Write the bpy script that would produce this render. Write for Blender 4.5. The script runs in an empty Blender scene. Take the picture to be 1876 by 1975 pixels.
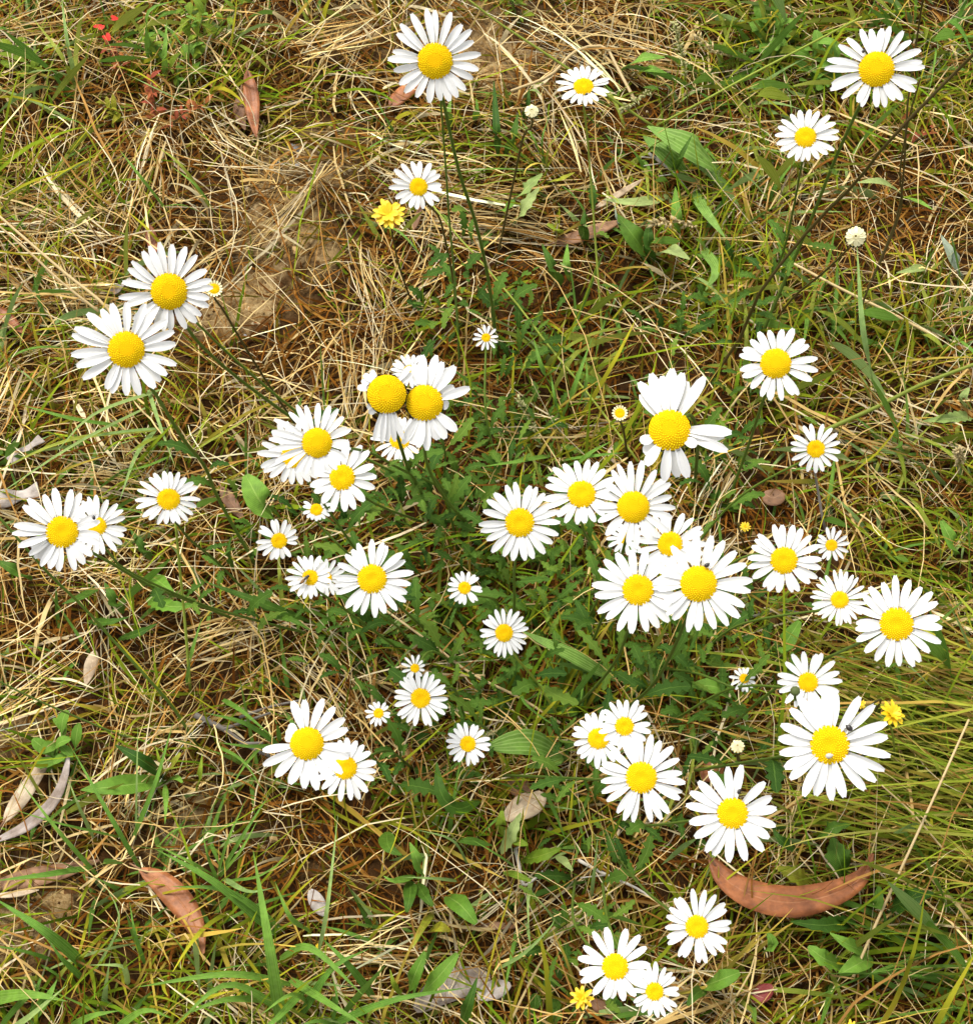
import bpy, math, random
import numpy as np
from mathutils import Vector, Matrix

random.seed(7)
RNG = np.random.default_rng(11)
scene = bpy.context.scene
COL = scene.collection
R = math.radians

# ------------------------------------------------------------------ camera
PW, PH = 1876.0, 1975.0            # pixel frame in which the photograph was measured
DIST, TILT = 1.20, 30.0            # distance to the middle of the ground seen, lean from straight down
HALF = 0.285                       # tan of half the horizontal field of view
CAM = Vector((0.0, -DIST * math.sin(R(TILT)), DIST * math.cos(R(TILT))))
FWD = (Vector((0, 0, 0)) - CAM).normalized()
RIGHT = Vector((1, 0, 0))
UP = RIGHT.cross(FWD).normalized()
cam_data = bpy.data.cameras.new("camera")
cam_data.sensor_fit = 'HORIZONTAL'
cam_data.sensor_width = 36.0
cam_data.lens = 18.0 / HALF
cam_data.clip_start = 0.02
cam_data.clip_end = 200.0
cam = bpy.data.objects.new("camera", cam_data)
COL.objects.link(cam)
cam.location = CAM
cam.rotation_euler = FWD.to_track_quat('-Z', 'Y').to_euler()
scene.camera = cam

# ------------------------------------------------------------------ sky, sun, exposure
SUN_EL, SUN_AZ = 62.0, 322.0       # azimuth clockwise from +Y (away from the camera)
world = bpy.data.worlds.new("World")
scene.world = world
world.use_nodes = True
wn = world.node_tree
wn.nodes.clear()
sky = wn.nodes.new('ShaderNodeTexSky')
sky.sky_type = 'NISHITA'
sky.sun_disc = False
sky.sun_elevation = R(SUN_EL)
sky.sun_rotation = R(SUN_AZ)
sky.dust_density = 3.0
sky.air_density = 1.2
hs = wn.nodes.new('ShaderNodeHueSaturation')
hs.inputs['Saturation'].default_value = 0.12      # a white overcast rather than a blue sky
bg = wn.nodes.new('ShaderNodeBackground')
bg.inputs['Strength'].default_value = 0.115
wo = wn.nodes.new('ShaderNodeOutputWorld')
wn.links.new(sky.outputs[0], hs.inputs['Color'])
wn.links.new(hs.outputs[0], bg.inputs['Color'])
wn.links.new(bg.outputs[0], wo.inputs['Surface'])
sun_data = bpy.data.lights.new("sun", 'SUN')
sun_data.energy = 1.5
sun_data.angle = R(24)
sun_data.color = (1.0, 0.93, 0.80)
sun = bpy.data.objects.new("sun", sun_data)
COL.objects.link(sun)
sd = Vector((math.sin(R(SUN_AZ)) * math.cos(R(SUN_EL)), math.cos(R(SUN_AZ)) * math.cos(R(SUN_EL)), math.sin(R(SUN_EL))))
sun.rotation_euler = (-sd).to_track_quat('-Z', 'Y').to_euler()
scene.view_settings.view_transform = 'Standard'
scene.view_settings.look = 'None'
scene.view_settings.exposure = 1.15
scene.view_settings.gamma = 1.0
scene.view_settings.use_curve_mapping = False
scene.cycles.use_adaptive_sampling = True
scene.cycles.adaptive_threshold = 0.025
scene.cycles.debug_use_spatial_splits = True
scene.cycles.max_bounces = 5
scene.cycles.diffuse_bounces = 2
scene.cycles.glossy_bounces = 2
scene.cycles.transmission_bounces = 3
scene.cycles.transparent_max_bounces = 4

# ------------------------------------------------------------------ pixel <-> place
def ray(x, y):
    u = (x - PW / 2) / (PW / 2) * HALF
    v = (PH / 2 - y) / (PW / 2) * HALF
    return FWD + RIGHT * u + UP * v

def gp(x, y, z=0.0):
    """the point at height z above the ground seen at pixel x, y"""
    d = ray(x, y)
    k = (z - CAM.z) / d.z
    return CAM + d * k

def mpp(p):
    """metres per measured pixel at point p"""
    return (p - CAM).dot(FWD) * HALF / (PW / 2)

def to_px(X, Y):
    """pixel of ground points, numpy"""
    dx, dy, dz = X - CAM.x, Y - CAM.y, -CAM.z
    f = dx * FWD.x + dy * FWD.y + dz * FWD.z
    u = dx / f
    v = (dx * UP.x + dy * UP.y + dz * UP.z) / f
    return PW / 2 + u / HALF * PW / 2, PH / 2 - v / HALF * PW / 2

_ks = [(RNG.uniform(4, 60), RNG.uniform(0, 6.28), RNG.uniform(0, 6.28)) for _ in range(14)]
def gz(x, y):
    """gentle unevenness of the ground, in metres"""
    s = 0.0
    for k, a, b in _ks:
        s = s + np.sin(k * (np.cos(a) * x + np.sin(a) * y) + b) / (k ** 0.8)
    return 0.010 * s

def gpt(x, y, lift=0.0):
    p = gp(x, y)
    p.z = float(gz(p.x, p.y)) + lift
    return p

# ------------------------------------------------------------------ materials
def new_mat(name):
    m = bpy.data.materials.new(name)
    m.use_nodes = True
    nt = m.node_tree
    nt.nodes.clear()
    out = nt.nodes.new('ShaderNodeOutputMaterial')
    b = nt.nodes.new('ShaderNodeBsdfPrincipled')
    nt.links.new(b.outputs[0], out.inputs['Surface'])
    return m, nt, b, out

def noise(nt, scale, detail=4, rough=0.6, coord=None, kind='Object'):
    n = nt.nodes.new('ShaderNodeTexNoise')
    n.inputs['Scale'].default_value = scale
    n.inputs['Detail'].default_value = detail
    n.inputs['Roughness'].default_value = rough
    if coord is None:
        tc = nt.nodes.new('ShaderNodeTexCoord')
        coord = tc.outputs[kind]
    nt.links.new(coord, n.inputs['Vector'])
    return n

def ramp(nt, fac, stops):
    r = nt.nodes.new('ShaderNodeValToRGB')
    e = r.color_ramp.elements
    e[0].position, e[0].color = stops[0][0], (*stops[0][1], 1)
    e[1].position, e[1].color = stops[-1][0], (*stops[-1][1], 1)
    for p, c in stops[1:-1]:
        q = e.new(p)
        q.color = (*c, 1)
    nt.links.new(fac, r.inputs['Fac'])
    return r

def mix(nt, a, b, fac, mode='MIX'):
    m = nt.nodes.new('ShaderNodeMix')
    m.data_type = 'RGBA'
    m.blend_type = mode
    for sock, val in ((m.inputs[6], a), (m.inputs[7], b), (m.inputs[0], fac)):
        if isinstance(val, (tuple, list)):
            sock.default_value = (*val, 1) if len(val) == 3 else val
        elif isinstance(val, (int, float)):
            sock.default_value = val
        else:
            nt.links.new(val, sock)
    return m.outputs[2]

def add_translucent(nt, b, out, colour_socket, amount):
    t = nt.nodes.new('ShaderNodeBsdfTranslucent')
    if isinstance(colour_socket, tuple):
        t.inputs['Color'].default_value = (*colour_socket, 1)
    else:
        nt.links.new(colour_socket, t.inputs['Color'])
    ms = nt.nodes.new('ShaderNodeMixShader')
    ms.inputs[0].default_value = amount
    nt.links.new(b.outputs[0], ms.inputs[1])
    nt.links.new(t.outputs[0], ms.inputs[2])
    nt.links.new(ms.outputs[0], out.inputs['Surface'])

def bump(nt, b, height, strength=0.4, dist=0.002):
    bp = nt.nodes.new('ShaderNodeBump')
    bp.inputs['Strength'].default_value = strength
    bp.inputs['Distance'].default_value = dist
    nt.links.new(height, bp.inputs['Height'])
    nt.links.new(bp.outputs[0], b.inputs['Normal'])

def mat_attr(name, trans=0.0):
    """colour comes with each blade (vertex colour), matt"""
    m = bpy.data.materials.new(name)
    m.use_nodes = True
    nt = m.node_tree
    nt.nodes.clear()
    out = nt.nodes.new('ShaderNodeOutputMaterial')
    b = nt.nodes.new('ShaderNodeBsdfDiffuse')
    nt.links.new(b.outputs[0], out.inputs['Surface'])
    at = nt.nodes.new('ShaderNodeAttribute')
    at.attribute_name = 'col'
    nt.links.new(at.outputs['Color'], b.inputs['Color'])
    if trans:
        add_translucent(nt, b, out, at.outputs['Color'], trans)
    return m

def mat_leaf(name, c1, c2, vein, rough=0.45, trans=0.18, vein_amt=0.6, ribs=0, spots=None, spec=0.12, side_amt=0.55):
    """leaf with midrib and side veins along its own UV; colour varies leaf to leaf"""
    m, nt, b, out = new_mat(name)
    oi = nt.nodes.new('ShaderNodeObjectInfo')
    base = mix(nt, c1, c2, oi.outputs['Random'])
    n = noise(nt, 160, 5)
    r = ramp(nt, n.outputs['Fac'], [(0.25, (0.60,) * 3), (0.75, (1.15,) * 3)])
    base = mix(nt, base, r.outputs[0], 1.0, 'MULTIPLY')
    uv = nt.nodes.new('ShaderNodeUVMap')
    uv.uv_map = 'UVMap'
    sep = nt.nodes.new('ShaderNodeSeparateXYZ')
    nt.links.new(uv.outputs[0], sep.inputs[0])
    def mth(op, a, bb=None, clamp=False):
        q = nt.nodes.new('ShaderNodeMath')
        q.operation = op
        q.use_clamp = clamp
        for i, v in enumerate((a, bb)):
            if v is None:
                continue
            if isinstance(v, (int, float)):
                q.inputs[i].default_value = v
            else:
                nt.links.new(v, q.inputs[i])
        return q.outputs[0]
    du = mth('ABSOLUTE', mth('SUBTRACT', sep.outputs[0], 0.5))
    mid = mth('SUBTRACT', 1.0, mth('MULTIPLY', du, 22.0), True)
    if ribs:
        side = mth('POWER', mth('ABSOLUTE', mth('COSINE', mth('MULTIPLY', sep.outputs[0], ribs * math.pi))), 8.0)
    else:
        ph = mth('ADD', mth('MULTIPLY', sep.outputs[1], 60.0), mth('MULTIPLY', du, -46.0))
        side = mth('MULTIPLY', mth('POWER', mth('ABSOLUTE', mth('COSINE', ph)), 18.0), side_amt)
    v = mth('MULTIPLY', mth('MAXIMUM', mid, side), vein_amt)
    c = mix(nt, base, vein, v)
    if spots:
        ns = noise(nt, 190, 6, 0.75)
        rs = ramp(nt, ns.outputs['Fac'], [(0.54, (0, 0, 0)), (0.74, (1, 1, 1))])
        c = mix(nt, c, spots, rs.outputs[0])
        nb = noise(nt, 45, 4, 0.6)
        rb = ramp(nt, nb.outputs['Fac'], [(0.38, (0.62, 0.55, 0.5)), (0.62, (1.2, 1.2, 1.25))])
        c = mix(nt, c, rb.outputs[0], 1.0, 'MULTIPLY')
    nt.links.new(c, b.inputs['Base Color'])
    b.inputs['Roughness'].default_value = rough
    b.inputs['Specular IOR Level'].default_value = spec
    bump(nt, b, mth('ADD', mth('MULTIPLY', v, -1.0), n.outputs['Fac']), 0.5, 0.0007)
    if trans:
        # re-link output through a translucent mix
        add_translucent(nt, b, out, c, trans)
    return m

M = {}
# soil: tan crust broken by dark crumbs
m, nt, b, out = new_mat("soil")
n1 = noise(nt, 9, 6)
n2 = noise(nt, 130, 8, 0.75)
c1 = ramp(nt, n2.outputs['Fac'], [(0.36, (0.08, 0.045, 0.018)), (0.46, (0.30, 0.19, 0.075)), (0.64, (0.52, 0.38, 0.19))])
c2 = ramp(nt, n2.outputs['Fac'], [(0.3, (0.012, 0.005, 0.0015)), (0.7, (0.08, 0.032, 0.007))])
rr = ramp(nt, n1.outputs['Fac'], [(0.42, (0, 0, 0)), (0.58, (1, 1, 1))])
at = nt.nodes.new('ShaderNodeAttribute')
at.attribute_name = 'bare'
n3 = noise(nt, 38, 5, 0.7)
r3 = ramp(nt, n3.outputs['Fac'], [(0.40, (0.35, 0.30, 0.26)), (0.55, (1, 1, 1))])
cc = mix(nt, c2.outputs[0], mix(nt, c1.outputs[0], r3.outputs[0], 1.0, 'MULTIPLY'), at.outputs['Fac'])
nt.links.new(cc, b.inputs['Base Color'])
b.inputs['Roughness'].default_value = 0.95
b.inputs['Specular IOR Level'].default_value = 0.1
bump(nt, b, n2.outputs['Fac'], 1.0, 0.004)
M['soil'] = m
M['straw'] = mat_attr("dry_straw")
M['grass'] = mat_attr("grass", 0.2)
M['moss'] = mat_attr("moss")

# petal
m, nt, b, out = new_mat("petal_white")
uv = nt.nodes.new('ShaderNodeUVMap')
uv.uv_map = 'UVMap'
mp = nt.nodes.new('ShaderNodeMapping')
mp.inputs['Scale'].default_value = (9.0, 1.3, 1.0)
nt.links.new(uv.outputs[0], mp.inputs['Vector'])
n = noise(nt, 1.0, 3, 0.6, mp.outputs[0])
r = ramp(nt, n.outputs['Fac'], [(0.35, (0.76, 0.77, 0.78)), (0.6, (0.89, 0.89, 0.88))])
sp = noise(nt, 260, 1)
rs_ = ramp(nt, sp.outputs['Fac'], [(0.76, (1, 1, 1)), (0.79, (0.55, 0.48, 0.36))])
c = mix(nt, r.outputs[0], rs_.outputs[0], 1.0, 'MULTIPLY')
nt.links.new(c, b.inputs['Base Color'])
b.inputs['Roughness'].default_value = 0.55
b.inputs['Specular IOR Level'].default_value = 0.2
bump(nt, b, n.outputs['Fac'], 0.35, 0.0006)
add_translucent(nt, b, out, (0.87, 0.87, 0.84), 0.25)
M['petal'] = m
m, nt, b, out = new_mat("petal_cream")
b.inputs['Base Color'].default_value = (0.78, 0.72, 0.42, 1)
b.inputs['Roughness'].default_value = 0.6
M['cream'] = m
m, nt, b, out = new_mat("petal_yellow")
oi = nt.nodes.new('ShaderNodeObjectInfo')
c = mix(nt, (0.86, 0.56, 0.006), (0.88, 0.66, 0.02), oi.outputs['Random'])
nt.links.new(c, b.inputs['Base Color'])
b.inputs['Roughness'].default_value = 0.5
add_translucent(nt, b, out, c, 0.2)
M['yellow'] = m
M['disc'] = mat_attr("disc_yellow")

def mat_plain(name, c1, c2, scale=120, rough=0.5, spec=0.15, rand=True):
    m, nt, b, out = new_mat(name)
    n = noise(nt, scale, 4)
    base = mix(nt, c1, c2, n.outputs['Fac'])
    if rand:
        oi = nt.nodes.new('ShaderNodeObjectInfo')
        rr = ramp(nt, oi.outputs['Random'], [(0, (0.75,) * 3), (1, (1.15,) * 3)])
        base = mix(nt, base, rr.outputs[0], 1.0, 'MULTIPLY')
    nt.links.new(base, b.inputs['Base Color'])
    b.inputs['Roughness'].default_value = rough
    b.inputs['Specular IOR Level'].default_value = spec
    return m
M['stem'] = mat_plain("stem_green", (0.065, 0.12, 0.014), (0.12, 0.17, 0.025), 60)
M['stem_dark'] = mat_plain("stem_dark", (0.065, 0.062, 0.014), (0.085, 0.05, 0.016), 60)
M['stem_yellow'] = mat_plain("stem_yellow_green", (0.19, 0.25, 0.03), (0.28, 0.32, 0.05), 60)
M['cup'] = mat_plain("sepal_green", (0.10, 0.13, 0.04), (0.05, 0.06, 0.02), 500)
M['twig'] = mat_plain("twig_grey", (0.26, 0.23, 0.20), (0.14, 0.12, 0.10), 90, 0.8, 0.2)
M['twig_white'] = mat_plain("twig_bleached", (0.68, 0.64, 0.56), (0.45, 0.40, 0.34), 90, 0.8, 0.2)
M['stalk'] = mat_plain("stalk_straw", (0.62, 0.48, 0.25), (0.42, 0.29, 0.12), 50, 0.5, 0.4)
M['seed'] = mat_plain("seed_head", (0.62, 0.50, 0.28), (0.45, 0.36, 0.16), 200, 0.7, 0.2)
M['seed_green'] = mat_plain("seed_head_green", (0.36, 0.38, 0.16), (0.5, 0.45, 0.22), 200, 0.7, 0.2)
M['stone'] = mat_plain("stone_grey", (0.34, 0.33, 0.33), (0.20, 0.19, 0.19), 150, 0.9, 0.2)
M['black'] = mat_plain("insect_black", (0.012, 0.010, 0.008), (0.03, 0.02, 0.012), 300, 0.3, 0.5)
M['amber'] = mat_plain("insect_amber", (0.55, 0.25, 0.03), (0.40, 0.16, 0.02), 300, 0.35, 0.5)
M['wing'] = mat_plain("insect_wing", (0.42, 0.40, 0.34), (0.5, 0.46, 0.4), 300, 0.2, 0.6)
M['orange'] = mat_plain("orange_shell", (0.75, 0.17, 0.01), (0.70, 0.12, 0.01), 300, 0.25, 0.6)
M['red'] = mat_plain("red_petal", (0.62, 0.03, 0.02), (0.5, 0.04, 0.03), 200)
M['gl_daisy'] = mat_leaf("leaf_daisy", (0.026, 0.080, 0.008), (0.090, 0.185, 0.018), (0.184, 0.310, 0.052))
M['gl_leaf2'] = mat_leaf("leaf_daisy_light", (0.072, 0.156, 0.013), (0.156, 0.252, 0.027), (0.240, 0.360, 0.072))
M['gl_bright'] = mat_leaf("leaf_bright", (0.111, 0.247, 0.021), (0.182, 0.351, 0.044), (0.338, 0.468, 0.117))
M['gl_plantain'] = mat_leaf("leaf_plantain", (0.115, 0.230, 0.025), (0.189, 0.338, 0.061), (0.338, 0.486, 0.142), ribs=6, vein_amt=0.5)
M['gl_pale'] = mat_leaf("leaf_pale", (0.264, 0.374, 0.099), (0.374, 0.462, 0.157), (0.462, 0.528, 0.215))
M['gl_yellow'] = mat_leaf("leaf_yellowing", (0.360, 0.360, 0.018), (0.288, 0.336, 0.027), (0.480, 0.480, 0.108), spots=(0.3, 0.15, 0.03))
M['gl_grey'] = mat_leaf("leaf_grey", (0.30, 0.36, 0.26), (0.36, 0.42, 0.30), (0.42, 0.46, 0.36))
M['gl_red'] = mat_leaf("leaf_red", (0.40, 0.075, 0.045), (0.46, 0.17, 0.04), (0.5, 0.2, 0.1))
M['gl_olive'] = mat_leaf("leaf_olive", (0.150, 0.250, 0.019), (0.250, 0.325, 0.019), (0.325, 0.400, 0.075))
M['gum'] = mat_leaf("gum_copper", (0.27, 0.085, 0.026), (0.36, 0.135, 0.045), (0.40, 0.19, 0.09), 0.42, 0.0, 0.5, spots=(0.16, 0.06, 0.03), side_amt=0.0, spec=0.25)
M['gum_brown'] = mat_leaf("gum_brown", (0.30, 0.165, 0.085), (0.24, 0.13, 0.07), (0.38, 0.24, 0.14), 0.6, 0.0, 0.5, spots=(0.10, 0.06, 0.04), side_amt=0.0, spec=0.25)
M['gum_pale'] = mat_leaf("gum_pale", (0.52, 0.42, 0.28), (0.46, 0.36, 0.23), (0.58, 0.50, 0.36), 0.6, 0.0, 0.5, spots=(0.26, 0.16, 0.09), side_amt=0.0, spec=0.25)
M['gum_grey'] = mat_leaf("gum_grey", (0.42, 0.38, 0.33), (0.36, 0.31, 0.27), (0.5, 0.46, 0.40), 0.7, 0.0, 0.4, spots=(0.2, 0.16, 0.13), side_amt=0.0, spec=0.25)
M['gum_red'] = mat_leaf("gum_dark_red", (0.24, 0.04, 0.035), (0.22, 0.05, 0.04), (0.30, 0.09, 0.07), 0.5, 0.0, 0.5, side_amt=0.0, spec=0.25)
M['blade'] = mat_leaf("grass_blade", (0.101, 0.236, 0.026), (0.182, 0.338, 0.041), (0.270, 0.432, 0.101), ribs=5, vein_amt=0.4)
M['blade_pale'] = mat_leaf("grass_blade_pale", (0.220, 0.363, 0.099), (0.308, 0.418, 0.124), (0.396, 0.506, 0.182), ribs=5, vein_amt=0.4)
M['blade_olive'] = mat_leaf("grass_blade_olive", (0.221, 0.286, 0.024), (0.325, 0.364, 0.049), (0.416, 0.442, 0.098), ribs=5, vein_amt=0.4)
M['blade_straw'] = mat_leaf("grass_blade_straw", (0.52, 0.40, 0.20), (0.60, 0.50, 0.28), (0.66, 0.56, 0.36), ribs=4, vein_amt=0.4)

# ------------------------------------------------------------------ mesh helpers
def mesh_from(name, verts, faces, mat=None, uvs=None, cols=None, smooth=True):
    me = bpy.data.meshes.new(name)
    me.from_pydata([tuple(v) for v in verts], [], faces)
    if uvs is not None:
        ul = me.uv_layers.new(name='UVMap')
        li = np.empty(len(me.loops), dtype=np.int32)
        me.loops.foreach_get('vertex_index', li)
        ul.data.foreach_set('uv', np.asarray(uvs, dtype=np.float32)[li].ravel())
    if cols is not None:
        a = me.color_attributes.new('col', 'FLOAT_COLOR', 'POINT')
        c = np.ones((len(verts), 4), dtype=np.float32)
        c[:, :3] = cols
        a.data.foreach_set('color', c.ravel())
    if smooth:
        me.polygons.foreach_set('use_smooth', np.ones(len(me.polygons), dtype=bool))
    if mat:
        me.materials.append(M[mat])
    me.update()
    return me

def link(name, me, parent=None, mw=None, loc=None):
    o = bpy.data.objects.new(name, me)
    COL.objects.link(o)
    if parent is not None:
        o.parent = parent
        base = parent_world(parent).inverted()
    else:
        base = Matrix.Identity(4)
    if mw is None:
        mw = Matrix.Translation(loc) if loc is not None else Matrix.Identity(4)
    o.matrix_basis = base @ mw
    return o

def parent_world(o):
    m = o.matrix_basis.copy()
    while o.parent is not None:
        o = o.parent
        m = o.matrix_basis @ m
    return m

def tag(o, label, cat, group=None, kind=None):
    if label:
        o['label'] = label
    if cat:
        o['category'] = cat
    if group:
        o['group'] = group
    if kind:
        o['kind'] = kind
    return o

def thing(name, loc, label, cat, group=None):
    o = bpy.data.objects.new(name, None)
    o.empty_display_size = 0.01
    COL.objects.link(o)
    o.location = loc
    o.matrix_basis = Matrix.Translation(loc)
    return tag(o, label, cat, group)

def catmull(pts, n):
    pts = [Vector(p) for p in pts]
    if len(pts) == 2:
        return [pts[0].lerp(pts[1], i / (n - 1)) for i in range(n)]
    P = [pts[0] * 2 - pts[1]] + pts + [pts[-1] * 2 - pts[-2]]
    seg = len(pts) - 1
    # parametrise by length so that samples are even
    ln = [0.0]
    for i in range(seg):
        ln.append(ln[-1] + (pts[i + 1] - pts[i]).length)
    res = []
    for k in range(n):
        s = ln[-1] * k / (n - 1)
        i = 0
        while i < seg - 1 and s > ln[i + 1]:
            i += 1
        t = (s - ln[i]) / max(1e-9, ln[i + 1] - ln[i])
        a, b_, c, d = P[i], P[i + 1], P[i + 2], P[i + 3]
        res.append(0.5 * ((2 * b_) + (c - a) * t + (2 * a - 5 * b_ + 4 * c - d) * t * t + (3 * b_ - a - 3 * c + d) * t ** 3))
    return res

def tube_mesh(name, pts, r0, r1, mat, sides=6, ends=True):
    n = len(pts)
    verts, faces = [], []
    prev = None
    for i, p in enumerate(pts):
        t = (pts[min(i + 1, n - 1)] - pts[max(i - 1, 0)]).normalized()
        if prev is None:
            a = t.orthogonal().normalized()
        else:
            a = (prev - t * prev.dot(t)).normalized()
        prev = a
        c = t.cross(a)
        f = i / (n - 1)
        r = r0 + (r1 - r0) * f
        for k in range(sides):
            g = 2 * math.pi * k / sides
            verts.append(p + a * (math.cos(g) * r) + c * (math.sin(g) * r))
    for i in range(n - 1):
        for k in range(sides):
            q = (k + 1) % sides
            faces.append((i * sides + k, i * sides + q, (i + 1) * sides + q, (i + 1) * sides + k))
    if ends:
        faces.append(tuple(range(sides))[::-1])
        faces.append(tuple((n - 1) * sides + k for k in range(sides)))
    return mesh_from(name, verts, faces, mat)

def strip_mesh(name, pts, widths, mat, across=3, fold=0.25, up=Vector((0, 0, 1)), teeth=0, tooth=0.0,
               corr=0, roll=0.0, thick=0.0, wave=0.0, seed=0):
    """a leaf or blade along a centre line: half widths, fold at the midrib, toothed or wavy edges, optional thickness"""
    rnd = random.Random(seed)
    n = len(pts)
    verts, uvs, faces = [], [], []
    ph = rnd.uniform(0, 6.28)
    for i, p in enumerate(pts):
        t = (pts[min(i + 1, n - 1)] - pts[max(i - 1, 0)]).normalized()
        s = t.cross(up)
        if s.length < 1e-4:
            s = t.orthogonal()
        s.normalize()
        nn = s.cross(t).normalized()
        f = i / (n - 1)
        rl = roll * (f - 0.3)
        s, nn = s * math.cos(rl) + nn * math.sin(rl), nn * math.cos(rl) - s * math.sin(rl)
        w = widths[i]
        for k in range(across):
            u = k / (across - 1) * 2 - 1
            ww = w
            if teeth and abs(u) > 0.99:
                ww = w * (1 + tooth * (1 if i % 2 else -1) * (0.7 + 0.6 * rnd.random()))
            z = abs(u) * fold * w
            if corr:
                z += math.cos(u * math.pi * corr) * 0.06 * w
            z += wave * w * math.sin(f * 9 + ph + u * 1.3) * abs(u)
            verts.append(p + s * (u * ww) + nn * z)
            uvs.append(((u + 1) / 2, f))
    for i in range(n - 1):
        for k in range(across - 1):
            a = i * across + k
            faces.append((a, a + 1, a + across + 1, a + across))
    if thick > 0:
        off = len(verts)
        for i in range(n):
            for k in range(across):
                v = verts[i * across + k]
                verts.append(v - up * thick)
                uvs.append(uvs[i * across + k])
        faces += [tuple(off + j for j in f[::-1]) for f in faces[:]]
        for i in range(n - 1):
            a, c = i * across, i * across + across - 1
            faces.append((a, a + across, off + a + across, off + a))
            faces.append((c, off + c, off + c + across, c + across))
    return mesh_from(name, verts, faces, mat, uvs)

# profiles of half width along a leaf, 0 = base, 1 = tip
def prof(kind, f):
    if kind == 'lance':
        return max(0.04, math.sin(math.pi * min(1, (f * 0.96 + 0.02)) ** 0.85) ** 0.9)
    if kind == 'spoon':
        return max(0.12, (0.14 + 0.9 * max(0.0, math.sin(math.pi * max(0, (f - 0.18)) / 0.84)) ** 0.75) if f > 0.18 else 0.14)
    if kind == 'oval':
        return max(0.05, math.sin(math.pi * (f * 0.95 + 0.025)) ** 0.6)
    if kind == 'blade':
        return max(0.03, (1 - f ** 2.2) * min(1, 0.55 + f * 3))
    if kind == 'gum':
        return max(0.05, math.sin(math.pi * (f * 0.97 + 0.015) ** 0.8) ** 0.75)
    if kind == 'scrap':
        return 0.75 + 0.25 * math.sin(f * 7)
    return 1.0

def widths_of(kind, n, w):
    return [prof(kind, i / (n - 1)) * w for i in range(n)]

# ------------------------------------------------------------------ ground
def pxr(x, y, r, X, Y):
    """soft disc of the ground round the place seen at pixel x, y (radius in pixels of the middle)"""
    c = gp(x, y)
    rr = r * mpp(c)
    return np.exp(-((X - c.x) ** 2 + (Y - c.y) ** 2) / (rr * rr))

BARE = [(590, 350, 80), (540, 440, 75), (640, 300, 50), (440, 600, 55), (530, 570, 45), (600, 470, 50), (60, 1770, 85), (350, 1575, 55), (960, 110, 90), (585, 1650, 45), (130, 1700, 50), (880, 60, 70), (700, 60, 60), (30, 1420, 50)]
MOSS = [(1140, 250, 90), (1000, 620, 120), (920, 730, 110), (690, 1630, 80), (570, 1590, 80), (1180, 330, 70), (510, 660, 80), (1040, 560, 80), (700, 700, 90), (1120, 620, 70), (310, 1500, 60), (60, 1560, 60), (880, 1700, 60), (150, 1850, 70), (1500, 960, 70), (620, 1760, 70)]
_bs = [(RNG.uniform(25, 140), RNG.uniform(0, 6.28), RNG.uniform(0, 6.28)) for _ in range(16)]
def bare(X, Y):
    broken = sum(np.sin(k * (np.cos(a) * X + np.sin(a) * Y) + b) for k, a, b in _bs) / 4.0
    return np.clip(np.clip(sum(pxr(*q, X, Y) for q in BARE), 0, 1) * (1.25 + 0.8 * broken), 0, 1)
HEART = [(900, 1020, 150), (1050, 1150, 170), (1250, 1280, 150), (1000, 1320, 130), (1150, 1060, 150), (1380, 950, 110), (620, 1180, 100), (1150, 1380, 110), (1400, 1360, 100), (800, 1130, 120), (930, 640, 70)]
def heart(X, Y):
    return np.clip(sum(pxr(*q, X, Y) for q in HEART), 0, 1)
def mossy(X, Y):
    return np.clip(sum(pxr(*q, X, Y) for q in MOSS), 0, 1)

inner = np.linspace(-0.95, 0.95, 191)
outer = np.array([1.1, 1.35, 1.8, 2.6, 4, 7, 14, 30])
ax = np.concatenate([-outer[::-1], inner, outer])
GX, GY = np.meshgrid(ax, ax + 0.12)
GZ = gz(GX, GY) * np.where((abs(GX) < 2.5) & (abs(GY) < 2.5), 1, 0.3)
GZ = GZ + np.where((abs(GX) < 0.95) & (abs(GY - 0.12) < 0.95), RNG.normal(0, 0.0009, GX.shape), 0)
gv = np.stack([GX.ravel(), GY.ravel(), GZ.ravel()], 1)
ng = len(ax)
idx = np.arange(ng * ng).reshape(ng, ng)
gf = np.stack([idx[:-1, :-1].ravel(), idx[:-1, 1:].ravel(), idx[1:, 1:].ravel(), idx[1:, :-1].ravel()], 1)
me = mesh_from("ground", gv, gf.tolist(), 'soil')
a = me.attributes.new('bare', 'FLOAT', 'POINT')
bv = np.clip(bare(gv[:, 0], gv[:, 1]) * 1.3 - mossy(gv[:, 0], gv[:, 1]) * 0.7, 0, 1) * 0.96 + 0.04
a.data.foreach_set('value', bv.astype(np.float32))
g = link("ground", me)
tag(g, "uneven tan and dark brown soil showing between the dry grass", "ground", kind='structure')

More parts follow.
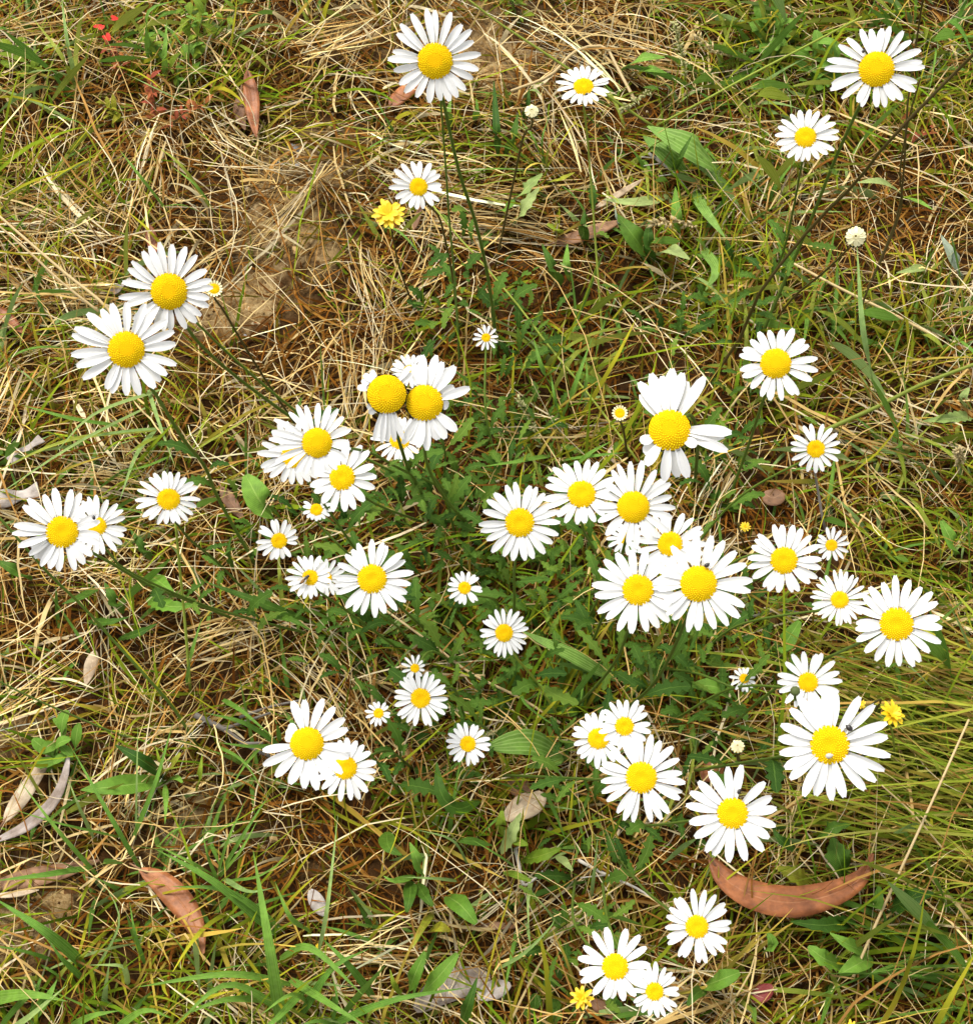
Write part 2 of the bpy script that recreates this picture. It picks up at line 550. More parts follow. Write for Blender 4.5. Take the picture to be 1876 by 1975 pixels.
# how green the sward is, cell by cell over the ground that the photograph covers (0 straw .. 9 all green)
GREEN = 0.20 + 0.92 * np.array([
    [5, 5, 5, 3, 1, 2, 4, 7, 9, 9],
    [5, 4, 2, 1, 3, 5, 4, 8, 7, 6],
    [3, 2, 0, 1, 2, 3, 4, 5, 5, 5],
    [2, 1, 0, 0, 2, 4, 5, 6, 6, 6],
    [3, 3, 1, 2, 4, 5, 5, 6, 5, 5],
    [5, 5, 4, 4, 6, 6, 6, 6, 4, 5],
    [4, 4, 4, 4, 5, 5, 5, 5, 5, 6],
    [3, 4, 4, 3, 4, 5, 5, 5, 6, 8],
    [4, 5, 6, 4, 4, 4, 4, 5, 6, 7],
    [7, 8, 8, 7, 6, 4, 4, 5, 6, 7]], dtype=float) / 9.0
def green(X, Y):
    px, py = to_px(X, Y)
    gx = np.clip(px / PW * 10 - 0.5, 0, 8.999)
    gy = np.clip(py / PH * 10 - 0.5, 0, 8.999)
    i, j = gy.astype(int), gx.astype(int)
    fy, fx = gy - i, gx - j
    return (GREEN[i, j] * (1 - fy) * (1 - fx) + GREEN[i + 1, j] * fy * (1 - fx) + GREEN[i, j + 1] * (1 - fy) * fx + GREEN[i + 1, j + 1] * fy * fx)

# ------------------------------------------------------------------ masses of blades
def ribbons(name, mat, X, Y, Z0, az, L, elev, droop, curl, w, c0, c1, S=6, lying=False, roll=None, kink=None):
    N = len(X)
    t = np.linspace(0, 1, S + 1)
    P = np.zeros((N, S + 1, 3))
    H = np.zeros((N, S + 1))
    P[:, 0] = np.stack([X, Y, Z0], 1)
    wob = RNG.normal(0, 1, (N, S + 1)) * (0.06 if lying else 0.04)
    for i in range(S + 1):
        H[:, i] = az + curl * t[i] + wob[:, i]
        if kink is not None:
            H[:, i] += np.where(t[i] > kink[0], kink[1], 0)
    for i in range(1, S + 1):
        pit = elev - droop * t[i]
        st = L / S
        P[:, i, 0] = P[:, i - 1, 0] + st * np.cos(pit) * np.cos(H[:, i])
        P[:, i, 1] = P[:, i - 1, 1] + st * np.cos(pit) * np.sin(H[:, i])
        P[:, i, 2] = P[:, i - 1, 2] + st * np.sin(pit)
    G = gz(P[:, :, 0], P[:, :, 1])
    lowest = G + 0.0006 + (0 if not lying else (Z0 - gz(X, Y))[:, None] * 0.5)
    P[:, :, 2] = np.maximum(P[:, :, 2], lowest)
    if roll is None:
        roll = RNG.normal(0, 0.6, N)
    sx = -np.sin(H) * np.cos(roll)[:, None]
    sy = np.cos(H) * np.cos(roll)[:, None]
    sz = np.repeat(np.sin(roll)[:, None], S + 1, 1)
    taper = (1 - t ** 3) * 0.92 + 0.08
    if lying:
        taper = np.minimum(1, 0.5 + 3 * t) * taper
    hw = 0.5 * w[:, None] * taper[None, :]
    S3 = np.stack([sx, sy, sz], 2) * hw[:, :, None]
    V = np.stack([P - S3, P + S3], 2).reshape(-1, 3)
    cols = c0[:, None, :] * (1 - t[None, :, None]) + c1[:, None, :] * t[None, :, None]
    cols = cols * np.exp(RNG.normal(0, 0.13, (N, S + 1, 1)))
    cols = np.repeat(cols[:, :, None, :], 2, 2).reshape(-1, 3)
    base = (np.arange(N) * (S + 1) * 2)[:, None] + (np.arange(S) * 2)[None, :]
    F = np.stack([base, base + 1, base + 3, base + 2], 2).reshape(-1, 4)
    me = bpy.data.meshes.new(name)
    me.vertices.add(len(V))
    me.vertices.foreach_set('co', V.astype(np.float32).ravel())
    me.loops.add(F.size)
    me.loops.foreach_set('vertex_index', F.astype(np.int32).ravel())
    me.polygons.add(len(F))
    me.polygons.foreach_set('loop_start', np.arange(0, F.size, 4, dtype=np.int32))
    me.polygons.foreach_set('loop_total', np.full(len(F), 4, dtype=np.int32))
    a = me.color_attributes.new('col', 'FLOAT_COLOR', 'POINT')
    c4 = np.ones((len(V), 4), dtype=np.float32)
    c4[:, :3] = cols
    a.data.foreach_set('color', c4.ravel())
    me.polygons.foreach_set('use_smooth', np.ones(len(F), dtype=bool))
    me.materials.append(M[mat])
    me.update(calc_edges=True)
    return link(name, me)

def palette(N, cols, wts, spread=0.18):
    cols = np.array(cols)
    k = RNG.choice(len(cols), N, p=np.array(wts) / sum(wts))
    c = cols[k] * np.exp(RNG.normal(0, spread, (N, 1)))
    return np.clip(c, 0, 0.9)

def scatter(n, keep, x=(-0.62, 0.62), y=(-0.50, 0.78)):
    X = RNG.uniform(x[0], x[1], n)
    Y = RNG.uniform(y[0], y[1], n)
    k = RNG.uniform(0, 1, n) < keep(X, Y)
    return X[k], Y[k]

def field(X, Y, seed, scale):
    """slowly turning direction over the ground, so that blades lie in swathes"""
    r = np.random.default_rng(seed)
    s = 0
    for _ in range(7):
        k = r.uniform(0.5, 1.3) * scale
        a, p = r.uniform(0, 6.28), r.uniform(0, 6.28)
        s = s + np.sin(k * (np.cos(a) * X + np.sin(a) * Y) + p)
    return s / 2.6

STRAW = [(0.56, 0.42, 0.19), (0.43, 0.29, 0.105), (0.27, 0.145, 0.04), (0.145, 0.060, 0.012), (0.44, 0.36, 0.23), (0.64, 0.54, 0.33)]
# dark old layer under everything
X, Y = scatter(20000, lambda x, y: 1 - 0.85 * bare(x, y))
N = len(X)
c = palette(N, [(0.17, 0.066, 0.010), (0.09, 0.032, 0.006), (0.24, 0.115, 0.022), (0.08, 0.06, 0.006)], [4, 5, 2.5, 2.5])
o = ribbons("old_thatch", 'straw', X, Y, gz(X, Y) + RNG.uniform(0.000, 0.006, N), RNG.uniform(0, 6.28, N), RNG.uniform(0.02, 0.06, N),
            RNG.uniform(-0.1, 0.4, N), RNG.uniform(0, 0.8, N), RNG.normal(0, 0.7, N), RNG.uniform(0.0008, 0.0024, N), c, c, 4, True)
tag(o, "brown rotting layer of old dead grass on the soil", "thatch", kind='stuff')
# crumbs of soil
X, Y = scatter(60000, lambda x, y: bare(x, y) * 0.8 + 0.05)
N = len(X)
rad = np.exp(RNG.normal(math.log(0.0013), 0.5, N))
dirs = np.array([(1, 0, 0), (0, 1, 0), (-1, 0, 0), (0, -1, 0), (0, 0, 0.9)], dtype=float)
ang = RNG.uniform(0, 6.28, N)
jit = RNG.uniform(0.7, 1.3, (N, 5))
vx = (dirs[None, :, 0] * np.cos(ang)[:, None] - dirs[None, :, 1] * np.sin(ang)[:, None]) * jit
vy = (dirs[None, :, 0] * np.sin(ang)[:, None] + dirs[None, :, 1] * np.cos(ang)[:, None]) * jit
vz = dirs[None, :, 2] * jit
V = np.stack([X[:, None] + vx * rad[:, None], Y[:, None] + vy * rad[:, None], gz(X, Y)[:, None] + vz * rad[:, None]], 2)
V[:, 4, :2] += RNG.normal(0, 0.3, (N, 2)) * rad[:, None]
cr = palette(N, [(0.42, 0.28, 0.12), (0.30, 0.18, 0.07), (0.10, 0.05, 0.02), (0.50, 0.40, 0.24)], [5, 4, 3, 1], 0.25)
fb = (np.arange(N) * 5)[:, None, None] + np.array([(0, 1, 4), (1, 2, 4), (2, 3, 4), (3, 0, 4)])[None]
o = link("soil_crumbs", mesh_from("soil_crumbs", V.reshape(-1, 3), fb.reshape(-1, 3).tolist(), 'straw', None, np.repeat(cr, 5, 0), smooth=False))
tag(o, "loose tan and dark crumbs of soil on the bare patches", "soil", kind='stuff')
# pale straw on top
X, Y = scatter(32000, lambda x, y: (1 - 0.85 * bare(x, y)) * (1 - 0.88 * mossy(x, y)) * (1 - 0.75 * heart(x, y)) * (1.0 - 0.60 * green(x, y)) * np.clip(0.62 + 0.8 * field(x, y, 31, 62), 0.12, 1))
N = len(X)
c = palette(N, STRAW, [5, 5, 5, 4, 1.5, 2.5], 0.25)
az = field(X, Y, 3, 9) * 2.4 + RNG.normal(0, 0.75, N) + np.where(RNG.uniform(0, 1, N) < 0.3, 1.57, 0)
Lh = np.exp(RNG.normal(math.log(0.055), 0.5, N))
o = ribbons("dry_straw", 'straw', X, Y, gz(X, Y) + RNG.uniform(0.001, 0.016, N), az, Lh,
            RNG.uniform(-0.1, 0.55, N), RNG.uniform(0.1, 1.1, N), RNG.normal(0, 0.40, N), np.exp(RNG.normal(math.log(0.00098), 0.42, N)), c, c * RNG.uniform(0.8, 1.15, (N, 1)), 7, True,
            kink=(RNG.uniform(0.3, 1.6, N), RNG.normal(0, 0.9, N)))
tag(o, "tangle of pale dry grass straw lying over the soil", "straw", kind='stuff')
# swathes of straw combed flat in one direction
BX, BY = scatter(900, lambda x, y: (1 - 0.7 * bare(x, y)) * (1 - 0.8 * mossy(x, y)) * np.clip(0.9 - 1.25 * green(x, y), 0.03, 1))
BX, BY = BX[:330], BY[:330]
k = 26
N = len(BX) * k
X = np.repeat(BX, k) + RNG.normal(0, 0.012, N)
Y = np.repeat(BY, k) + RNG.normal(0, 0.012, N)
az = np.repeat(field(BX, BY, 8, 11) * 2.2 + RNG.normal(0, 0.45, len(BX)), k) + RNG.normal(0, 0.16, N)
c = palette(N, STRAW, [6, 4, 3, 1, 2, 3.5], 0.22) * np.repeat(np.exp(RNG.normal(0, 0.18, len(BX))), k)[:, None]
c = np.clip(c, 0, 0.8)
o = ribbons("combed_straw", 'straw', X, Y, gz(X, Y) + RNG.uniform(0.004, 0.017, N), az, np.exp(RNG.normal(math.log(0.075), 0.35, N)),
            RNG.uniform(0.0, 0.35, N), RNG.uniform(0.1, 0.6, N), np.repeat(RNG.normal(0, 0.45, len(BX)), k) + RNG.normal(0, 0.12, N), np.exp(RNG.normal(math.log(0.00095), 0.4, N)), c, c, 7, True)
tag(o, "swathes of long pale straw combed flat together", "straw", kind='stuff')
# wisps
X, Y = scatter(6000, lambda x, y: 1 - 0.5 * bare(x, y))
N = len(X)
c = palette(N, STRAW, [5, 4, 4, 3, 1, 3], 0.2)
o = ribbons("straw_wisps", 'straw', X, Y, gz(X, Y) + RNG.uniform(0.004, 0.014, N), RNG.uniform(0, 6.28, N), np.exp(RNG.normal(math.log(0.06), 0.5, N)),
            RNG.uniform(0.0, 0.9, N), RNG.uniform(0.3, 1.7, N), RNG.normal(0, 1.4, N), RNG.uniform(0.0004, 0.0008, N), c, c, 8, True)
tag(o, "hair-thin curling wisps of dry grass over the straw", "straw", kind='stuff')
# rusty moss
X, Y = scatter(60000, lambda x, y: np.clip(mossy(x, y) * 1.3 - 0.25, 0, 1))
N = len(X)
c = palette(N, [(0.28, 0.080, 0.007), (0.17, 0.045, 0.005), (0.36, 0.15, 0.014), (0.14, 0.10, 0.010)], [4, 4, 3, 1])
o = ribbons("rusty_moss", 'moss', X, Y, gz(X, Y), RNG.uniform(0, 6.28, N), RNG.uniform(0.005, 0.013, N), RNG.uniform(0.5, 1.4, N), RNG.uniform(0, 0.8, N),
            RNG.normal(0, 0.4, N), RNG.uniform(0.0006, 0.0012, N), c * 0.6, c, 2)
tag(o, "rust brown moss in low patches between the straw", "moss", kind='stuff')
# fine living grass
def grass_keep(x, y):
    return np.clip(green(x, y) * 1.05, 0, 1) * (1 - 0.8 * bare(x, y)) * (1 - 0.7 * mossy(x, y)) * np.clip(0.62 + 0.75 * field(x, y, 21, 34), 0.05, 1)
X, Y = scatter(34000, grass_keep)
N = len(X)
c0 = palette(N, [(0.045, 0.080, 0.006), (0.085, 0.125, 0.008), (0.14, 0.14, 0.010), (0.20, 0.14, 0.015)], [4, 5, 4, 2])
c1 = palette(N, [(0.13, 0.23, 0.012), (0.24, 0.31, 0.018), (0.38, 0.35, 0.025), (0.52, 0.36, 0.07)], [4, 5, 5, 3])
az = field(X, Y, 5, 12) * 2.6 + RNG.normal(0, 0.8, N)
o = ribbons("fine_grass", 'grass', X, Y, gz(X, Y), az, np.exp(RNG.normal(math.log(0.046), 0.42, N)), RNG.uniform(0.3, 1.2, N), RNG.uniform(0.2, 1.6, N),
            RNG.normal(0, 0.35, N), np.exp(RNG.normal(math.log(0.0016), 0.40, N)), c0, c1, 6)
tag(o, "short fine green grass growing up through the straw", "grass", kind='stuff')
# long fine grass combed over from the side of the tussock
cR = gp(1720, 1560)
def comb_keep(x, y):
    px, py = to_px(x, y)
    return np.clip((px - 1600) / 250, 0, 1) * np.exp(-((py - 1500) / 200) ** 2)
X, Y = scatter(8500, comb_keep, x=(0.15, 0.55), y=(-0.45, 0.15))
N = len(X)
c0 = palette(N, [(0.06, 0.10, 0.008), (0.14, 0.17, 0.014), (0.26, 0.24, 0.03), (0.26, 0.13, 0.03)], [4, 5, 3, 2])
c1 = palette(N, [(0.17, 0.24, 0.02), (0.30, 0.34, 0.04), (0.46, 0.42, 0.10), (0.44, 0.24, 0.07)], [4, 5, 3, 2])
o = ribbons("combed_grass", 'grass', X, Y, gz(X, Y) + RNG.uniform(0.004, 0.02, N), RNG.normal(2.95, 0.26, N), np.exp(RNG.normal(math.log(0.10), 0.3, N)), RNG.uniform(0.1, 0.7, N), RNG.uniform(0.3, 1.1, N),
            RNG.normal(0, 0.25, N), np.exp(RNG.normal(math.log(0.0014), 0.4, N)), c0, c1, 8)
tag(o, "long fine yellow-green grass combed flat beside the copper gum leaf", "grass", kind='stuff')
# the sward goes on beyond the frame, more thinly
X, Y = scatter(26000, lambda x, y: ((abs(x) > 0.60) | (y < -0.48) | (y > 0.76)) * 1.0, x=(-1.7, 1.7), y=(-1.3, 1.9))
N = len(X)
isg = RNG.uniform(0, 1, N) < 0.4
c = np.where(isg[:, None], palette(N, [(0.09, 0.15, 0.025), (0.16, 0.21, 0.035)], [1, 1]), palette(N, STRAW, [5, 5, 4, 3, 2, 2]))
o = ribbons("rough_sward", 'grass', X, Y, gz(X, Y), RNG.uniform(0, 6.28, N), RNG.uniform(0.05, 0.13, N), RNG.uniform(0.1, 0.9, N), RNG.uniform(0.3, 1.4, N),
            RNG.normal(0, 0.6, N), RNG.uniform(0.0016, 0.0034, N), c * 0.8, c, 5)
tag(o, "mixed green and dry grass continuing around the daisy patch", "grass", kind='stuff')

# ------------------------------------------------------------------ shared leaf shapes (unit length along +X)
def unit_leaf(name, kind, w, mat, n=9, across=3, teeth=0, tooth=0.0, arch=0.18, fold=0.2, corr=0, wave=0.05, seed=0, side=0.0):
    pts = [Vector((f, side * math.sin(f * 2.6), arch * math.sin(f * math.pi * 0.9))) for f in (i / (n - 1) for i in range(n))]
    return strip_mesh(name, pts, widths_of(kind, n, w), mat, across, fold, teeth=teeth, tooth=tooth, corr=corr, wave=wave, seed=seed)

TOOTHED = [unit_leaf("daisy_leaf", 'spoon', 0.085 + 0.012 * i, 'gl_daisy' if i % 3 else 'gl_leaf2', 13, 3, 1, 0.34, 0.12 + 0.05 * (i % 3), 0.22, wave=0.10, seed=i, side=random.uniform(-0.15, 0.15)) for i in range(6)]
SPOON = [unit_leaf("spoon_leaf", 'spoon', 0.17 + 0.02 * i, 'gl_bright', 10, 3, 0, 0, 0.1 + 0.05 * i, 0.2, seed=i, side=random.uniform(-0.1, 0.1)) for i in range(4)]
OLIVE = [unit_leaf("small_leaf", 'lance', 0.15 + 0.03 * i, 'gl_olive', 8, 3, 0, 0, 0.1 + 0.05 * i, 0.2, seed=i) for i in range(3)]
ROUND = [unit_leaf("round_leaf", 'oval', 0.42, 'gl_daisy', 9, 3, 1, 0.12, 0.08, 0.12, seed=i) for i in range(3)]
BLADES = {}
for mat in ('blade', 'blade_pale', 'blade_olive', 'blade_straw'):
    BLADES[mat] = []
    for i in range(7):
        dr = 0.25 + 0.22 * i
        pts, p = [], Vector((0, 0, 0))
        n = 9
        for k in range(n):
            pts.append(p.copy())
            pit = 0.55 - dr * (k / (n - 1)) * 1.3
            h = 0.25 * math.sin(i * 1.7) * k / n
            p = p + Vector((math.cos(pit) * math.cos(h), math.cos(pit) * math.sin(h), math.sin(pit))) / (n - 1)
        BLADES[mat].append(strip_mesh("blade", pts, widths_of('blade', n, 0.5), mat, 3, 0.0, roll=random.uniform(-0.5, 0.5)))
        # widths are set by the object's scale across, so give the unit blade half width 0.5

def place(me, name, parent, base, az, pitch, length, width=None, roll=0.0):
    """put a unit shape (length along +X) at base, turned to az and tilted up by pitch"""
    Rm = Matrix.Rotation(az, 4, 'Z') @ Matrix.Rotation(-pitch, 4, 'Y') @ Matrix.Rotation(roll, 4, 'X')
    S = Matrix.Diagonal((length, length if width is None else width, length, 1))
    return link(name, me, parent, Matrix.Translation(base) @ Rm @ S)

# ------------------------------------------------------------------ daisy pieces
def petal_mesh(i, mat):
    rnd = random.Random(100 + i)
    n, ac = 7, 4
    verts, faces, uvs = [], [], []
    tw = rnd.uniform(-0.04, 0.04)
    notch = rnd.uniform(0.0, 0.04)
    droop = rnd.uniform(0.0, 0.09)
    wmax = 0.5
    for k in range(n):
        f = k / (n - 1)
        w = wmax * (0.45 + 0.55 * min(1, f / 0.45) ** 0.8) if f < 0.55 else wmax * math.sqrt(max(0.0, 1 - ((f - 0.55) / 0.47) ** 2.6))
        w = max(w, 0.10)
        for q in range(ac):
            u = q / (ac - 1) * 2 - 1
            x = f - (notch * (1 - abs(u)) if k == n - 1 else 0)
            z = 0.035 * math.sin(f * 3.1) - droop * f * f + 0.05 * (abs(u) ** 2) * (1 - f) - 0.018 * (1 if abs(abs(u) - 1 / 3) < 0.05 else 0)
            verts.append((x, u * w + tw * f * f * 4, z))
            uvs.append(((u + 1) / 2, f))
    for k in range(n - 1):
        for q in range(ac - 1):
            a = k * ac + q
            faces.append((a, a + 1, a + ac + 1, a + ac))
    return mesh_from("petal", verts, faces, mat, uvs)

PETALS = [petal_mesh(i, 'petal') for i in range(8)]
YPETALS = [petal_mesh(i + 20, 'yellow') for i in range(4)]
CPETALS = [petal_mesh(i + 30, 'cream') for i in range(3)]

def disc_mesh(seed, dome, dimple, count):
    """dome of tiny florets in a spiral, unit radius in XY"""
    rnd = random.Random(seed)
    def h(r):
        return dome * (max(0.0, 1 - r ** 2.6)) - dimple * math.exp(-(r / 0.30) ** 2)
    verts, faces, cols = [], [], []
    rings, seg = 9, 20
    verts.append((0, 0, h(0)))
    cols.append((0.72, 0.40, 0.006))
    for i in range(1, rings + 1):
        r = i / rings
        for k in range(seg):
            g = 2 * math.pi * k / seg
            verts.append((r * math.cos(g), r * math.sin(g), h(r)))
            cols.append((0.70, 0.40, 0.005))
    for k in range(seg):
        faces.append((0, 1 + k, 1 + (k + 1) % seg))
    for i in range(rings - 1):
        for k in range(seg):
            a, b_ = 1 + i * seg + k, 1 + i * seg + (k + 1) % seg
            faces.append((a, a + seg, b_ + seg, b_))
    a = 1 + (rings - 1) * seg
    off = len(verts)
    for k in range(seg):
        g = 2 * math.pi * k / seg
        verts.append((0.96 * math.cos(g), 0.96 * math.sin(g), -0.25))
        cols.append((0.55, 0.32, 0.01))
    for k in range(seg):
        faces.append((a + k, off + k, off + (k + 1) % seg, a + (k + 1) % seg))
    ga = math.pi * (3 - math.sqrt(5))
    for j in range(count):
        r = math.sqrt((j + 0.5) / count) * 0.985
        g = j * ga
        s = 0.90 / math.sqrt(count) * (1.0 if r > 0.35 else 0.8)
        e = 0.01
        slope = (h(r + e) - h(r - e)) / (2 * e)
        nrm = Vector((-slope, 0, 1)).normalized()
        c0 = Vector((r, 0, h(r)))
        tang = Vector((nrm.z, 0, -nrm.x))
        rot = Matrix.Rotation(g, 3, 'Z')
        hh = s * rnd.uniform(0.7, 1.3) * (1.0 if r > 0.35 else 0.5)
        base = len(verts)
        col = (0.90, 0.75, 0.010) if r > 0.42 else (0.90, 0.62, 0.006)
        k_ = rnd.uniform(0.85, 1.08)
        for q in range(4):
            a_ = q * math.pi / 2 + 0.6
            v = c0 + tang * (math.cos(a_) * s) + Vector((0, 1, 0)) * (math.sin(a_) * s) - nrm * 0.01
            verts.append(rot @ v)
            cols.append((col[0] * 0.80 * k_, col[1] * 0.68 * k_, col[2]))
        verts.append(rot @ (c0 + nrm * hh))
        cols.append((col[0] * k_, col[1] * k_, col[2]))
        for q in range(4):
            faces.append((base + q, base + (q + 1) % 4, base + 4))
    me = mesh_from("flower_disc", verts, faces, 'disc', None, np.array(cols), smooth=False)
    return me

DISC = {'full': [disc_mesh(i, 0.46, 0.03, 260) for i in range(2)],
        'mid': [disc_mesh(5 + i, 0.30, 0.10, 240) for i in range(2)],
        'young': [disc_mesh(9 + i, 0.22, 0.13, 150) for i in range(2)]}

def cup_mesh():
    verts, faces = [], []
    seg = 16
    prof_ = [(0.12, -0.62), (0.45, -0.60), (0.85, -0.42), (1.06, -0.16), (1.04, -0.02)]
    for r, z in prof_:
        for k in range(seg):
            g = 2 * math.pi * k / seg
            rr = r * (1 + (0.04 if k % 2 else -0.04))
            verts.append((rr * math.cos(g), rr * math.sin(g), z))
    for i in range(len(prof_) - 1):
        for k in range(seg):
            faces.append((i * seg + k, i * seg + (k + 1) % seg, (i + 1) * seg + (k + 1) % seg, (i + 1) * seg + k))
    faces.append(tuple(range(seg))[::-1])
    return mesh_from("sepal_cup", verts, faces, 'cup')
CUP = cup_mesh()

def head_frame(pos, a, b_):
    tocam = (CAM - pos).normalized()
    n = (tocam + RIGHT * a + UP * b_).normalized()
    ex = (RIGHT - n * RIGHT.dot(n)).normalized()
    ey = n.cross(ex)
    Mx = Matrix((ex, ey, n)).transposed().to_4x4()
    return n, ex, ey, Matrix.Translation(pos) @ Mx

CLUMP = gp(1010, 1120)
def stem_path(pos, n, via, base, h, seed):
    """points of a stem from the head to its foot; via: pixels it passes, heights fall towards the ground"""
    rnd = random.Random(seed)
    pts = [pos - n * 0.004, pos - n * 0.022]
    if via:
        seg = [(pos.x, pos.y)]
        chain = [None] + list(via)
        tot = len(via) + (0 if base is None else 1)
        for i, q in enumerate(via):
            f = (i + 1) / (tot + (1 if base is None else 0))
            z = max(0.004, h * (1 - f ** 1.1))
            pts.append(gp(q[0], q[1], z))
    if base is None:
        last = pts[-1]
        foot = Vector((last.x, last.y, 0))
        k = 0.35 if not via else 0.10
        foot = foot.lerp(Vector((CLUMP.x, CLUMP.y, 0)), k) + Vector((rnd.uniform(-0.01, 0.01), rnd.uniform(-0.01, 0.01), 0))
    else:
        foot = gp(*base)
    foot.z = float(gz(foot.x, foot.y)) - 0.003
    if not via:
        mid = pos.lerp(foot, 0.55) + Vector((rnd.uniform(-0.012, 0.012), rnd.uniform(-0.012, 0.012), 0.012))
        pts.append(mid)
    pts.append(foot)
    return catmull(pts, 18), foot

HEADS = {}
def daisy(key, cx, cy, dr, L, T, Rr, B, label, a=0.0, b_=0.15, n=21, via=None, base=None, petals=None, kind='mid',
          dh=0.0, stem='stem', gaps=(), leaves=3, group=None, wide=1.0):
    rnd = random.Random(hash(key) % 1000 + int(cx))
    size = (Rr - L + B - T) / 2
    h = min(0.36, max(0.07, 0.10 + (size - 50) / 165 * 0.24)) + dh
    pos = gp(cx, cy, h)
    sc = mpp(pos)
    nrm, ex, ey, HM = head_frame(pos, a, b_)
    pts, foot = stem_path(pos, nrm, via, base, h, int(cx + cy))
    root = thing("daisy", foot, label, "daisy", group)
    rs = dr * sc
    link("stem", tube_mesh("stem", pts, max(0.0007, rs * 0.095), max(0.0009, rs * 0.12), stem, 7), root)
    link("sepal_cup", CUP, root, HM @ Matrix.Diagonal((rs, rs, rs, 1)))
    d = DISC[kind][rnd.randrange(2)]
    link("flower_disc", d, root, HM @ Matrix.Rotation(rnd.uniform(0, 6), 4, 'Z') @ Matrix.Diagonal((rs, rs, rs, 1)))
    fx, fy = max(0.5, ex.dot(RIGHT)), max(0.5, ey.dot(UP))
    def ext(th):
        c, s = math.cos(th), math.sin(th)
        rx = (Rr - cx) if c > 0 else (cx - L)
        ry = (cy - T) if s > 0 else (B - cy)
        return 1 / math.sqrt((c / rx) ** 2 + (s / ry) ** 2)
    spec = []
    if petals is None:
        th0 = rnd.uniform(0, 6.28)
        for i in range(n):
            th = th0 + 2 * math.pi * i / n + rnd.gauss(0, 0.045)
            deg = math.degrees(th) % 360
            if any(lo <= deg <= hi for lo, hi in gaps):
                continue
            spec.append((th, ext(th) * rnd.uniform(0.91, 1.02), rnd.uniform(-0.05, 0.12), i))
    else:
        for i, q in enumerate(petals):
            spec.append((R(q[0]), q[1], R(q[2]) if len(q) > 2 else 0.0, i))
    avg = size / 2
    for th, ln, lift, i in spec:
        c, s = math.cos(th), math.sin(th)
        # direction in the plane of the head, so that it appears at angle th
        vx, vy = c / fx, s / fy
        k = math.hypot(vx, vy)
        ang = math.atan2(vy, vx)
        total = ln * k * sc
        r0 = rs * 0.86
        plen = max(rs * 0.25, total - r0) / max(0.6, math.cos(lift))
        pw = wide * min(rs * 0.62, max(rs * 0.26, 2 * math.pi * (avg * sc * 0.62) / max(12, n) * rnd.uniform(0.90, 1.12)))
        me = PETALS[rnd.randrange(8)]
        z0 = rs * (0.02 if i % 2 else -0.05) + rnd.uniform(-0.02, 0.02) * rs
        Mx = HM @ Matrix.Rotation(ang, 4, 'Z') @ Matrix.Translation((r0, 0, z0)) @ Matrix.Rotation(-lift, 4, 'Y') @ Matrix.Rotation(rnd.gauss(0, 0.13), 4, 'X')
        link("petal", me, root, Mx @ Matrix.Diagonal((plen, pw, plen, 1)))
    for j in range(leaves):
        f = rnd.uniform(0.45, 0.95)
        p = pts[int(f * 17)]
        place(TOOTHED[rnd.randrange(6)], "leaf", root, p, rnd.uniform(0, 6.28), rnd.uniform(0.1, 0.8), rnd.uniform(0.014, 0.032))
    HEADS[key] = (pos, nrm, ex, ey, sc, rs)
    return root

D = daisy
D(1, 839, 117, 35, 749, 17, 927, 195, "tall white daisy with broad golden disc beside a copper dry leaf", b_=0.1, via=[(858, 210), (885, 330), (920, 440), (945, 560)], base=(962, 700), kind='full', n=23)
D(2, 1125, 166, 20, 1070, 120, 1178, 206, "white daisy seen aslant with flattened disc on a thin yellow-green stem", b_=0.66, via=[(1129, 230), (1138, 330), (1149, 480)], base=(1164, 680), stem='stem_yellow', n=20)
D(3, 1690, 133, 35, 1595, 48, 1780, 207, "large white daisy with crowded upright petals on a thick leaning stem", b_=0.25, via=[(1664, 190), (1612, 302), (1565, 420), (1514, 538)], base=(1450, 690), kind='full', n=24)
D(4, 1553, 264, 21.5, 1494, 206, 1617, 315, "neat white daisy beside the thick leaning stem of a larger daisy", b_=0.35, via=[(1543, 330), (1530, 400), (1507, 494)], base=(1465, 575), n=20)
D(5, 807, 360, 18.5, 750, 305, 855, 405, "white daisy just above the yellow hawkbit, its petals overlapping it", a=0.12, b_=0.25, via=[(842, 410), (860, 470), (875, 550)], base=(885, 660), n=18, stem='stem_dark')
D(6, 326, 562, 36, 232, 466, 409, 642, "large white daisy with a half-open cream bud beside it", a=-0.05, b_=0.05, via=[(366, 640), (430, 705), (520, 775)], base=(640, 850), kind='full', n=24, dh=0.015)
D(7, 243.5, 674, 36, 138, 580, 344, 765, "large white daisy partly under the one beside the half-open bud", b_=0.1, via=[(300, 760), (352, 845), (395, 900), (423, 966)], base=(500, 1095), kind='full', n=22, dh=-0.015)
D(8, 745.5, 760, 38, 690, 700, 800, 856, "spent white daisy with bulging disc and only a few petals left", b_=0.12, kind='full', dh=0.10, via=[(772, 859), (792, 913)], base=(840, 990),
  petals=[(256, 92, -14), (264, 94, -16), (272, 92, -14), (281, 93, -16), (290, 92, -14), (164, 59, -30), (150, 58, -30), (137, 60, -30), (124, 58, -32), (50, 74, -16), (40, 66, -20), (215, 47, -40), (230, 50, -35)])
